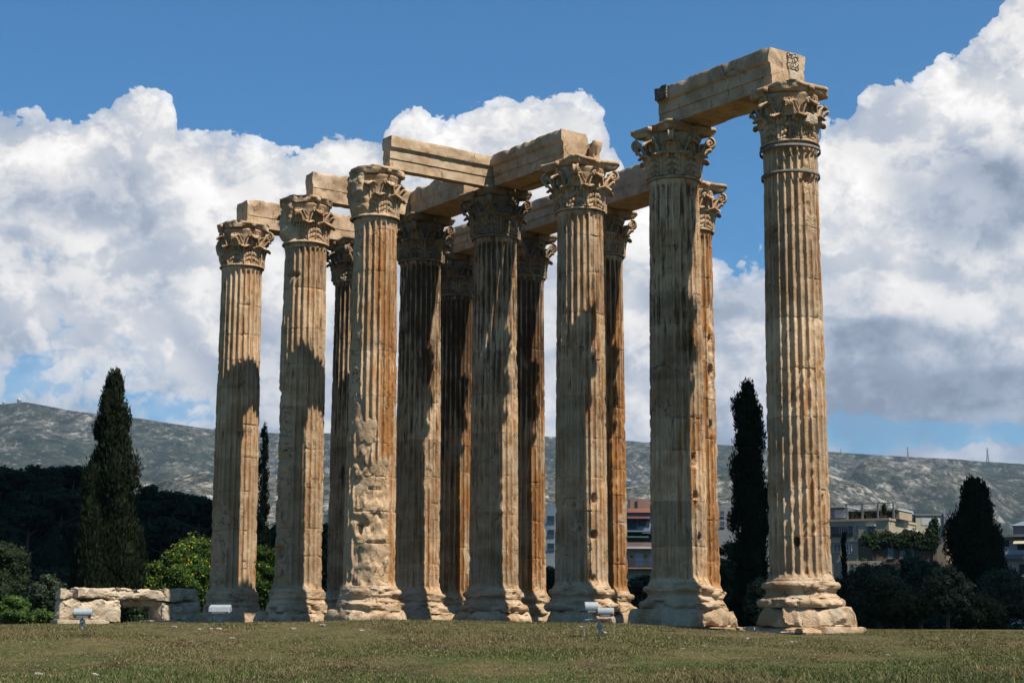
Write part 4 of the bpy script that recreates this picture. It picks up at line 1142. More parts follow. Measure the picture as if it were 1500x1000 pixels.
def build_trees():
    T = tree_px
    big = [(0, .9), (.2, 1.0), (.33, .84), (.46, .72), (.59, .64), (.645, .50), (.70, .60), (.75, .50), (.855, .42), (.91, .37), (.96, .29), (1, .12)]
    col = [(0, .9), (.3, 1.0), (.6, .9), (.8, .80), (.9, .62), (.95, .50), (.98, .28), (1, .1)]
    T('cypress_tree', 168, 545, 95, 0, lambda H, W, s: lobes_cypress(H, W, s, 150, prof=big), L_CYP, 'tall dark cypress standing left of the ruin, above the low block wall', 'cypress', 501, dens=105, size=.080, wpx=112, limbs=False, core=.66, asp=.8)
    T('cypress_tree', 388, 622, 118, 0, lambda H, W, s: lobes_cypress(H, W, s, 34), L_CYP, 'slim dark cypress seen between the two leftmost columns', 'cypress', 502, dens=50, size=.09, wpx=36, limbs=False, core=.5, asp=.8)
    T('cypress_tree', 1094, 560, 100, 0, lambda H, W, s: lobes_cypress(H, W, s, 90, prof=col), L_CYP, 'narrow black green cypress just left of the nearest column', 'cypress', 503, dens=105, size=.080, wpx=66, limbs=False, core=.55, asp=.8)
    wide = [(0, 1.0), (.3, 1.0), (.5, .92), (.66, .86), (.74, .60), (.82, .60), (.90, .50), (.95, .42), (.98, .28), (1, .15)]
    T('cypress_tree', 1426, 704, 105, 0, lambda H, W, s: lobes_cypress(H, W, s, 80, prof=wide), L_CYP, 'broad dark cypress rising from the olive trees on the far right', 'cypress', 504, dens=105, size=.080, wpx=92, limbs=False, core=.7, asp=.8)
    T('cypress_tree', 1236, 783, 150, 0, lambda H, W, s: lobes_cypress(H, W, s, 24), L_CYP, 'small pointed cypress against the tan apartment block', 'cypress', 505, dens=14, size=.16, wpx=16, limbs=False)
    # olives on the right
    ol = [(1232, 838, 93, 70, 'low olive tree right beside the nearest column'), (1285, 815, 92, 110, 'olive tree below the tan apartment block, right of the nearest column'),
          (1345, 806, 98, 90, 'olive tree below the ivy covered house'), (1385, 822, 88, 80, 'olive tree left of the broad dark cypress'),
          (1470, 828, 94, 100, 'olive tree at the right edge, in front of the broad cypress'), (1320, 862, 92, 120, 'low dark olive bush in front of the olive row on the right'), (1505, 850, 92, 90, 'olive tree cut by the right edge of the photo'),
          (1425, 868, 92, 110, 'low dark bush under the broad dark cypress'),
          (1110, 838, 88, 52, 'small olive tree at the foot of the narrow cypress'), (940, 836, 92, 62, 'small olive tree below the orange roofed apartment house'), (908, 850, 100, 50, 'olive bush behind the rear columns')]
    for k, (u, v, y, w, lab) in enumerate(ol):
        low = 'bush' in lab
        T('olive_tree' if not low else 'olive_bush', u, v, y, 0, lambda H, W, s: lobes_round(H, W, s, 30, .05 if 1 else .25), L_OLIVE if 'dark' not in lab or 'dark cypress' in lab and not low else L_DARK, lab, 'olive tree' if not low else 'bush', 520+k, dens=85, size=.062, wpx=w, asp=1.4)
    T('broad_tree', 1062, 775, 120, 0, lambda H, W, s: lobes_round(H, W, s, 26, .05), L_DARK, 'dark tree behind the second column from the right, left of the narrow cypress', 'tree', 575, dens=30, size=.12, wpx=70)
    # left side
    T('broad_tree', 10, 782, 110, 0, lambda H, W, s: lobes_round(H, W, s, 30, .1), L_DARK, 'dark feathery tree cut by the left edge of the photo', 'tree', 541, dens=60, size=.08, wpx=90)
    T('broad_tree', 72, 836, 90, 0, lambda H, W, s: lobes_round(H, W, s, 26, .1), L_OLIVE, 'grey green tree left of the low ruined wall', 'tree', 542, dens=80, size=.065, wpx=64)
    T('leafy_shrub', 22, 870, 80, 0, lambda H, W, s: lobes_round(H, W, s, 24, .0), L_BRIGHT, 'bright green shrub in the lower left corner', 'shrub', 543, dens=80, size=.06, wpx=60, limbs=False)
    T('leafy_shrub', 62, 890, 78, 0, lambda H, W, s: lobes_round(H, W, s, 18, .0), L_BRIGHT, 'low green shrub just left of the ruined wall', 'shrub', 544, dens=80, size=.06, wpx=50, limbs=False)
    T('leafy_shrub', 215, 880, 82, 0, lambda H, W, s: lobes_round(H, W, s, 18, .0), L_DARK, 'dark shrub seen through the gap of the low ruined wall', 'shrub', 545, dens=30, size=.08, wpx=90, limbs=False)
    hd = [(232, 815, 100, 90, 'flowering bush right of the tall dark cypress'), (285, 776, 104, 110, 'tall yellow flowering bush beside the leftmost column'), (270, 798, 98, 100, 'round yellow flowering bush behind the low ruined wall'), (390, 786, 100, 70, 'yellow flowering bush between the two leftmost columns'),
          (330, 800, 103, 80, 'yellow flowering bush mostly behind the leftmost column')]
    for k, (u, v, y, w, lab) in enumerate(hd):
        T('flowering_bush', u, v, y, 0, lambda H, W, s: lobes_round(H, W, s, 36, .0), L_YEL, lab, 'bush', 560+k, dens=80, size=.07, wpx=w, limbs=False)
    T('broad_tree', 478, 742, 125, 0, lambda H, W, s: lobes_round(H, W, s, 26, .05), L_DARK, 'dark tree between the second column and the heavily worn column', 'tree', 570, dens=14, size=.16, wpx=60)
    T('broad_tree', 420, 722, 130, 0, lambda H, W, s: lobes_round(H, W, s, 26, .05), L_DARK, 'dark tree behind the second column from the left', 'tree', 573, dens=14, size=.16, wpx=80)
    T('broad_tree', 570, 800, 115, 0, lambda H, W, s: lobes_round(H, W, s, 26, .05), L_DARK, 'dark tree behind the heavily worn column', 'tree', 571, dens=14, size=.16, wpx=90)
    T('broad_tree', 808, 818, 110, 0, lambda H, W, s: lobes_round(H, W, s, 26, .05), L_DARK, 'dark tree in the slit left of the column behind the twin floodlight', 'tree', 572, dens=16, size=.15, wpx=60)
    # pine wood on the low hill at the left
    rng = random.Random(77)
    cr = []
    for s in range(4):
        r2 = np.random.RandomState(900+s); L = []
        for k in range(16):
            a = r2.rand()*2*pi; q = r2.rand(); rr = 3.0*sqrt(r2.rand()); L.append((cos(a)*rr, sin(a)*rr, 4.6+2.7*q-.25*rr, 1.25, 1.25, .75))
        cr.append(crown_mesh('crown', L, 9, .26, 910+s, core=.8)); cr[-1].materials.append(L_PINE)
    tr = [trunk_mesh(5.2, .22, [(.7, a, 2.2, .5) for a in (0, 1.5, 3, 4.6)], 920+s) for s in range(4)]
    for m_ in tr: m_.materials.append(M_BARK)
    k = 0
    for row, (yy, n_) in enumerate([(150, 13), (180, 13), (210, 14), (240, 15), (268, 15), (295, 15), (320, 15)]):
        for q in range(n_):
            y = yy+rng.uniform(-9, 9); u = -60+(520+40)*(q+rng.uniform(0, 1))/n_
            x = (u-750)/F_PX*y; g = gz(x, y)
            sc = rng.uniform(.85, 1.25)
            if at(u, 655, y)[2] < g+8*sc: sc *= .8
            r = empty('pine_tree', (x, y, g-.2), rng.uniform(0, 6)); r.scale = (sc*1.15, sc*1.15, sc)
            tag(r, 'dark pine in the wood on the low hill beyond the left of the ruin', 'pine tree', 'pines of the dark wood')
            link('crown', cr[k % 4], None, r); link('trunk', tr[k % 4], None, r); k += 1
    # undergrowth below the pines hides bare ground
    M = MB(); L = []
    r3 = np.random.RandomState(5)
    for q in range(420):
        u = r3.uniform(-80, 470); y = 122+215*r3.rand(); x = (u-750)/F_PX*y
        L.append((x, y, gz(x, y)+1.2, r3.uniform(1.8, 3.2), 2.4, r3.uniform(1.4, 3.4)))
    o = link('undergrowth', crown_mesh('undergrowth', L, 5, .26, 6, core=.88), L_PINE); tag(o, 'dark undergrowth at the foot of the pine wood', 'undergrowth', kind='stuff')
    L = []
    for q in range(150):
        u = r3.uniform(470, 1600); y = r3.uniform(112, 150); x = (u-750)/F_PX*y
        L.append((x, y, gz(x, y)+1.0, r3.uniform(1.5, 2.6), 1.6, r3.uniform(1.6, 3.4)))
    o = link('undergrowth', crown_mesh('undergrowth', L, 7, .24, 7, core=.85), L_DARK); tag(o, 'dark scrub along the far side of the temple ground', 'undergrowth', kind='stuff')
build_trees()

# ------------------------------------------------------------------ buildings
def build_city():
    P_TAN = mat_simple('tan_render', (.30, .24, .16), .9, .15, .6); P_YEL = mat_simple('pale_yellow_render', (.36, .31, .205), .9, .12, .6)
    P_WHT = mat_simple('grey_white_render', (.34, .34, .335), .9, .15, .6); P_BRN = mat_simple('brown_brick', (.085, .055, .034), .95, .3, 4)
    P_GRY = mat_simple('grey_concrete', (.15, .15, .15), .9, .2, .8); P_DK = mat_simple('dark_opening', (.022, .024, .028), .4, .3, 2)
    P_FR = mat_simple('painted_frame', (.10, .105, .115), .6, .1, 2); P_RED = mat_simple('orange_tiles', (.15, .055, .03), .9, .25, 3)
    P_GRN = mat_simple('green_awning_cloth', (.018, .06, .045), .8, .2, 2); P_SHUT = mat_simple('pale_shutter', (.27, .29, .33), .7, .1, 2); P_REDCL = mat_simple('red_awning_cloth', (.11, .035, .028), .8, .2, 2)
    P_BLU = mat_simple('pale_blue_panel', (.13, .165, .21), .7, .12, 1); P_PINK = mat_simple('pink_render', (.19, .12, .095), .9, .2, 1)
    glass, n, b = new_mat('window_glass'); b.inputs['Base Color'].default_value = (.03, .04, .05, 1); b.inputs['Roughness'].default_value = .12
    class B:
        """a house whose near corner sits at pixel column uc, depth D, turned by rot; measures in metres from pixels"""
        def __init__(s, name, label, uc, D, rot=0., cat='building', group='buildings beyond the temple ground'):
            s.D = D; s.uc = uc; s.x = at(uc, 800, D)[0]; s.g = gz(s.x, D)-1.5; s.rot = rot
            s.root = empty(name, (s.x, D, 0), -rot); tag(s.root, label, cat, group)
            k = F_PX/D; du = (uc-750)/D
            s.kl = k*cos(rot)+du*sin(rot); s.kr = k*sin(rot)-du*cos(rot) if rot else k; s.kv = k
        def X(s, u): return (u-s.uc)/s.kl
        def Yd(s, u): return (u-s.uc)/s.kr
        def Z(s, v): return CAM_Z+(929-v)/s.kv*(1.0)
        def front(s, part, mat, u0, u1, v0, v1, d0=-.05, d1=.0, parent=None):       # on the left/front face; d toward the viewer is negative
            return MB().box(s.X(u0), d0, s.Z(v1), s.X(u1), d1, s.Z(v0)).build(part, mat, parent or s.root)
        def side(s, part, mat, u0, u1, v0, v1, d0=0., d1=.05, parent=None):
            return MB().box(d0, s.Yd(u0), s.Z(v1), d1, s.Yd(u1), s.Z(v0)).build(part, mat, parent or s.root)
        def window(s, u0, u1, v0, v1, frame=P_FR, sill=True, div=1):
            x0, x1, z0, z1 = s.X(u0), s.X(u1), s.Z(v1), s.Z(v0); w = .07
            f = MB().box(x0, -.06, z0, x0+w, .01, z1).box(x1-w, -.06, z0, x1, .01, z1).box(x0+w, -.06, z1-w, x1-w, .01, z1).box(x0+w, -.06, z0, x1-w, .01, z0+w)
            for q in range(1, div+1): xm = x0+(x1-x0)*q/(div+1); f.box(xm-.03, -.055, z0+w, xm+.03, .01, z1-w)
            f = f.build('window', frame, s.root)
            MB().box(x0+w, -.025, z0+w, x1-w, -.015, z1-w).build('glass', glass, f)
            if sill: MB().box(x0-.08, -.16, z0-.07, x1+.08, -.061, z0).build('sill', P_GRY, f)
        def railing(s, u0, u1, v0, v1, d, mat=P_DK):
            x0, x1, z0, z1 = s.X(u0), s.X(u1), s.Z(v1), s.Z(v0); m = MB().box(x0, d-.03, z1-.05, x1, d+.03, z1).box(x0, d-.03, z0, x1, d+.03, z0+.04)
            for q in np.arange(x0, x1, .16): m.box(q, d-.012, z0+.04, q+.024, d+.012, z1-.05)
            return m.build('railing', mat, s.root)
    # tan corner block right of the nearest column
    b1 = B('apartment_building', 'tan flat roofed apartment block with a rooftop pergola, right of the nearest column', 1303, 220, RAD(30))
    x0 = b1.X(1190); W = -x0
    MB().box(x0, 0, b1.g, 0, b1.Yd(1344), b1.Z(763)).build('wall', P_TAN, b1.root)
    MB().box(x0-.1, -.12, b1.Z(763)+.003, .12, b1.Yd(1344)+.1, b1.Z(763)+.30).build('parapet', P_TAN, b1.root)
    # balcony recess: its shade painted as a flat dark panel, with frame and railing
    lg = b1.front('loggia_shade', P_DK, 1217, 1250, 770, 785, -.04, .01); b1.window(1229, 1243, 771, 784.5, P_FR, False, 3); b1.railing(1217, 1250, 780, 785.5, -.10)
    b1.window(1254, 1258.5, 770, 784, P_FR); b1.window(1272, 1283, 771, 786.5, P_FR, True, 1)
    MB().box(b1.X(1271), -.55, b1.Z(771), b1.X(1284), -.065, b1.Z(769)).build('awning_box', P_WHT, b1.root)
    b1.window(1220, 1231, 796, 808, P_FR, True, 1); b1.window(1236, 1247, 796, 810, P_SHUT, True, 2); b1.window(1272, 1283, 795, 810, P_FR, True, 1)
    MB().box(x0, -.10, b1.Z(793), 0, -.003, b1.Z(791)).build('string_course', P_GRY, b1.root)
    # the right (sunlit) side with an awning
    aw = MB(); ya, yb = b1.Yd(1326), b1.Yd(1343); aw.add([(.02, ya, b1.Z(770)), (.02, yb, b1.Z(770)), (2.2, yb, b1.Z(781)), (2.2, ya, b1.Z(781)), (.02, ya, b1.Z(770)-.05), (.02, yb, b1.Z(770)-.05), (2.2, yb, b1.Z(781)-.05), (2.2, ya, b1.Z(781)-.05)],
        np.array([[0, 1, 2, 3], [7, 6, 5, 4], [0, 3, 7, 4], [1, 5, 6, 2], [3, 2, 6, 7], [0, 4, 5, 1]])); aw.build('awning', P_WHT, b1.root)
    MB().box(0.004, ya, b1.Z(784), .05, yb, b1.Z(771)).build('side_window', P_DK, b1.root)
    # rooftop storey and pergola
    ph = MB().box(b1.X(1200), 1.6, b1.Z(763)+.305, b1.X(1237), 7, b1.Z(741)).build('penthouse', P_GRY, b1.root)
    MB().box(b1.X(1217), 1.52, b1.Z(756), b1.X(1233), 1.59, b1.Z(744)).build('shutter', P_WHT, ph)
    MB().box(b1.X(1199), 1.0, b1.Z(741)+.003, b1.X(1234), 7.2, b1.Z(739)).build('penthouse_roof', P_WHT, ph)
    ph2 = MB().box(b1.X(1238), 2.6, b1.Z(763)+.305, b1.X(1311)-.1, 8, b1.Z(747)).build('penthouse', P_TAN, b1.root)
    MB().box(b1.X(1238), 1.7, b1.Z(747.), b1.X(1311), 8.2, b1.Z(744.5)).build('penthouse_roof', P_WHT, ph2)
    for (a, c) in ((1243, 1260), (1265, 1281), (1286, 1300)): MB().box(b1.X(a), 2.52, b1.Z(761), b1.X(c), 2.59, b1.Z(749)).build('glass_door', P_DK, ph2)
    pg = MB()
    for u in (1238, 1262, 1285, 1308): pg.box(b1.X(u)-.1, .6, b1.Z(763)+.305, b1.X(u)+.1, .8, b1.Z(738)); pg.box(b1.X(u)-.06, .8, b1.Z(738)-.15, b1.X(u)+.06, 6, b1.Z(738))
    pg.box(b1.X(1238), .62, b1.Z(738)-.0, b1.X(1308), .78, b1.Z(738)+.12); pg.build('pergola', P_GRY, b1.root)
    pots = []
    for u, h in ((1252, .9), (1258, .7), (1293, 1.6), (1272, .8)):
        r = empty('potted_plant', (b1.x+b1.X(u)*cos(b1.rot)+.9*sin(b1.rot), 220-b1.X(u)*-sin(b1.rot)*-1+.9*cos(b1.rot), b1.Z(763)+.30))
        xx, yy = b1.X(u), 1.1; c_, s_ = cos(-b1.rot), sin(-b1.rot); r.location = (b1.x+xx*c_-yy*s_, 220+xx*s_+yy*c_, b1.Z(763)+.30)
        tag(r, 'small potted plant on the roof terrace of the tan apartment block', 'potted plant', 'potted plants on the roof terrace')
        link('foliage', crown_mesh('foliage', [(0, 0, h*.8, .45, .45, h*.5)], 30, .12, 3), L_DARK, r); MB().tube([(0, 0, 0), (0, 0, .4)], [.2, .28], 8).build('pot', P_RED, r)
    # chimney, tanks
    r = b1.root; MB().box(b1.X(1226), 3, b1.Z(739), b1.X(1229), 3.6, b1.Z(734)).build('chimney', P_GRY, r)
    # pale yellow block
    b2 = B('apartment_building', 'pale yellow block with a small glass room on top, behind the tan apartment block', 1388, 245, 0)
    MB().box(b2.X(1343), 0, b2.g, b2.X(1385), 9, b2.Z(756)).build('wall', P_YEL, b2.root); MB().box(b2.X(1338), .3, b2.g, b2.X(1343)-.01, 9, b2.Z(757)).build('side_wall', P_GRY, b2.root)
    MB().box(b2.X(1342), -.15, b2.Z(756)+.003, b2.X(1387), 9.1, b2.Z(756)+.2).build('parapet', P_GRY, b2.root)
    b2.front('panel', P_WHT, 1351, 1366, 760, 770); b2.front('panel', P_WHT, 1369, 1379, 760, 770)
    MB().box(b2.X(1386), -.2, b2.Z(800), b2.X(1412), 8, b2.Z(769)).build('lower_wall', P_YEL, b2.root)
    gr = MB().box(b2.X(1386.5), .4, b2.Z(769)+.003, b2.X(1411), 7, b2.Z(755)).build('glass_room', P_BLU, b2.root)
    for q in range(4): MB().box(b2.X(1388+q*6), .33, b2.Z(768), b2.X(1392.6+q*6), .39, b2.Z(761)).build('pane', glass, gr)
    MB().box(b2.X(1383), -.35, b2.Z(800), b2.X(1386)-.0, -.18, b2.Z(746)).build('flue', P_GRY, b2.root)
    b3 = B('house', 'small square tower house with one window, between the yellow block and the broad cypress', 1386, 205, RAD(28))
    MB().box(b3.X(1369), 0, b3.g, 0, 5.5, b3.Z(773)).build('wall', P_TAN, b3.root); MB().box(b3.X(1368), -.12, b3.Z(773)+.003, .12, 5.6, b3.Z(773)+.18).build('parapet', P_GRY, b3.root)
    b3.window(1376, 1381.5, 779, 789, P_FR)
    MB().box(.004, .8, b3.Z(800), .05, 3.0, b3.Z(779)).build('side_panel', P_PINK, b3.root)
    b4 = B('house', 'brown brick house overgrown with ivy, below the pale yellow block', 1330, 195, 0)
    MB().box(b4.X(1278), 0, b4.g, b4.X(1372), 8, b4.Z(786)).build('wall', P_BRN, b4.root); MB().box(b4.X(1277), -.1, b4.Z(786)+.003, b4.X(1373), 8.1, b4.Z(786)+.15).build('parapet', P_GRY, b4.root)
    for (a, c, d, e) in ((1300, 1309, 803, 818), (1318, 1325, 806, 818), (1344, 1355, 802, 808), (1333, 1338, 804, 816)): b4.window(a, c, d, e, P_FR, True, 1)
    L = []; r3 = np.random.RandomState(9)
    for q in range(70): 
        u = r3.uniform(1262, 1368); v = 784+abs(r3.normal())*9+(4*sin(u*.15)); 
        if u > 1290 and v > 802: v = 790
        L.append((b4.X(u), -.28+r3.uniform(-.1, .1), b4.Z(v), r3.uniform(.5, 1.1), .28, r3.uniform(.35, .8)))
    for q in range(26): u = 1366+r3.uniform(-4, 4); L.append((b4.X(u), -.3, b4.Z(r3.uniform(765, 800)), .5, .3, .6))
    r = empty('ivy_vine', (b4.x, 195, 0)); tag(r, 'dark ivy hanging over the top of the brown brick house', 'ivy'); link('foliage', crown_mesh('foliage', L, 16, .16, 21), L_DARK, r); MB().tube([(b4.X(1366), -.12, b4.g+1), (b4.X(1366), -.12, b4.Z(770))], .07, 6).build('stem', M_BARK, r)
    b5 = B('apartment_building', 'white terraced apartment block cut by the right edge of the photo', 1484, 200, RAD(25))
    for k, (va, vb, uu) in enumerate(((783, 815, 1462), (815, 850, 1466))):
        MB().box(b5.X(uu), .9*0+1.2, b5.Z(vb)-.0, 6, 10, b5.Z(va)-.004).build('wall', P_WHT, b5.root)
        MB().box(b5.X(uu-3), -.3, b5.Z(va)-.3, 6.5, 10, b5.Z(va)).build('balcony_slab', P_GRY, b5.root)
        b5.front('balcony_front', P_WHT, uu-2, 1520, vb-9, vb-2.9, -.32, -.15)
    MB().box(b5.X(1466), 1.2, b5.g, 6, 10, b5.Z(850)-.01).build('wall', P_WHT, b5.root)
    for (a, c, d, e) in ((1466, 1476, 790, 800), (1488, 1498, 797, 808), (1489, 1499, 826, 846)): MB().box(b5.X(a), 1.12, b5.Z(e), b5.X(c), 1.19, b5.Z(d)).build('window', P_DK, b5.root)
    aw = MB(); aw.add([(b5.X(1486), 1.15, b5.Z(786)), (b5.X(1512), 1.15, b5.Z(786)), (b5.X(1512), -1.0, b5.Z(797)), (b5.X(1486), -1.0, b5.Z(797)), (b5.X(1486), 1.15, b5.Z(786.6)), (b5.X(1512), 1.15, b5.Z(786.6)), (b5.X(1512), -1.0, b5.Z(797.6)), (b5.X(1486), -1.0, b5.Z(797.6))],
        np.array([[0, 1, 2, 3], [7, 6, 5, 4], [0, 3, 7, 4], [1, 5, 6, 2], [3, 2, 6, 7], [0, 4, 5, 1]])); aw.build('awning', P_YEL, b5.root)
    MB().box(b5.X(1480), 2.5, b5.Z(783), 6, 9, b5.Z(768)).build('rooftop_room', P_GRY, b5.root)
    MB().add([(b5.X(1477), 1.8, b5.Z(769)), (6.3, 1.8, b5.Z(769)), (6.3, 9.5, b5.Z(769)), (b5.X(1477), 9.5, b5.Z(769)), (b5.X(1490), 5.6, b5.Z(760)), (6.3, 5.6, b5.Z(758))], [np.array([[0, 1, 5, 4], [2, 3, 4, 5], [0, 3, 2, 1]]), np.array([[0, 4, 3], [1, 2, 5]])]).build('roof', P_BLU, b5.root)
    T_ = tree_px; T_('broad_tree', 1496, 752, 225, 0, lambda H, W, s: lobes_round(H, W, s, 20, .4), L_DARK, 'green tree top above the white terraced block at the right edge', 'tree', 590, dens=5, size=.3, wpx=34)
    # orange roofed apartment house between the rear columns
    b6 = B('apartment_building', 'apartment house with orange roof tiles, red and green awnings, seen between two columns', 940, 205, 0)
    MB().box(b6.X(905), 0, b6.g, b6.X(975), 10, b6.Z(803)).build('wall', P_TAN, b6.root)
    MB().box(b6.X(905), 1.5, b6.Z(803)+.2, b6.X(975), 10, b6.Z(752)).build('upper_wall', P_BLU, b6.root)
    MB().box(b6.X(904), -1.3, b6.Z(803)-.25, b6.X(976), 1.4, b6.Z(803)+.0).build('balcony_slab', P_WHT, b6.root); MB().box(b6.X(904), -1.3, b6.Z(803)+.003, b6.X(976), -1.1, b6.Z(797)).build('planter', P_PINK, b6.root)
    MB().box(b6.X(904), -1.3, b6.Z(835), b6.X(976), -.005, b6.Z(833)).build('balcony_slab', P_PINK, b6.root); b6.railing(904, 976, 824.5, 833, -1.25)
    for (a, c) in ((913, 920), (930, 942), (950, 960)): b6.front('shutter', P_SHUT, a, c, 812, 831)
    for u in (925, 945): MB().box(b6.X(u)-.12, -.15, b6.Z(818), b6.X(u)+.12, -.005, b6.Z(815.5)).build('wall_lamp', P_DK, b6.root)
    MB().box(b6.X(912), 1.42, b6.Z(796), b6.X(975), 1.495, b6.Z(784)).build('window', P_DK, b6.root); MB().box(b6.X(912), 1.42, b6.Z(776), b6.X(934), 1.495, b6.Z(760)).build('window', P_DK, b6.root); MB().box(b6.X(936), 1.42, b6.Z(772), b6.X(953), 1.495, b6.Z(760)).build('window', P_DK, b6.root)  # flat dark panels painted as the shade in the balcony recesses
    def awn(x0, x1, zt, zb, d, mat):
        m_ = MB(); m_.add([(x0, 1.40, zt), (x1, 1.40, zt), (x1, 1.4-d, zb), (x0, 1.4-d, zb), (x0, 1.40, zt-.06), (x1, 1.40, zt-.06), (x1, 1.4-d, zb-.06), (x0, 1.4-d, zb-.06)], np.array([[0, 1, 2, 3], [7, 6, 5, 4], [0, 3, 7, 4], [1, 5, 6, 2], [3, 2, 6, 7], [0, 4, 5, 1]])); return m_.build('awning', mat, b6.root)
    awn(b6.X(920), b6.X(953), b6.Z(757), b6.Z(761), 1.2, P_REDCL); awn(b6.X(912), b6.X(950), b6.Z(782), b6.Z(789), 1.8, P_GRN)
    MB().box(b6.X(904), -.2, b6.Z(781), b6.X(976), 1.4, b6.Z(779)).build('balcony_slab', P_BLU, b6.root)
    MB().add([(b6.X(903), 1.0, b6.Z(752)), (b6.X(977), 1.0, b6.Z(752)), (b6.X(977), 5.5, b6.Z(742)), (b6.X(903), 5.5, b6.Z(742)), (b6.X(903), 10, b6.Z(752)), (b6.X(977), 10, b6.Z(752))], [np.array([[0, 1, 2, 3], [3, 2, 5, 4], [0, 4, 5, 1]]), np.array([[0, 3, 4], [1, 5, 2]])]).build('roof', P_RED, b6.root)
    rr = MB().box(b6.X(928), 6, b6.Z(745), b6.X(960), 9, b6.Z(727)).build('roof_room', P_PINK, b6.root); MB().box(b6.X(936), 5.93, b6.Z(741), b6.X(940), 5.99, b6.Z(731)).build('window', P_DK, rr)
    MB().tube([(b6.X(922), 2, b6.Z(752)), (b6.X(922), 2, b6.Z(728))], .06, 6).build('chimney_pipe', P_GRY, b6.root)
    b7 = B('apartment_building', 'narrow glimpse of a pale building left of the column behind the twin floodlight', 800, 210, 0)
    MB().box(b7.X(770), 0, b7.g, b7.X(830), 9, b7.Z(741)).build('wall', P_WHT, b7.root)
    for v in (758, 778, 798): b7.window(802, 812, v, v+9, P_FR, True, 0)
    b8 = B('apartment_building', 'pale building mostly hidden by the narrow cypress', 1066, 230, 0)
    MB().box(b8.X(1040), 0, b8.g, b8.X(1078), 9, b8.Z(744)).build('wall', P_GRY, b8.root); b8.window(1056, 1062, 750, 758, P_FR); b8.window(1056, 1062, 765, 773, P_FR)
    b9 = B('house', 'low tan house just right of the nearest column, below the roof terrace', 1250, 180, 0)
    MB().box(b9.X(1236), 0, b9.g, b9.X(1290), 6, b9.Z(822)).build('wall', P_TAN, b9.root); b9.window(1244, 1250, 826, 834, P_FR)
build_city()

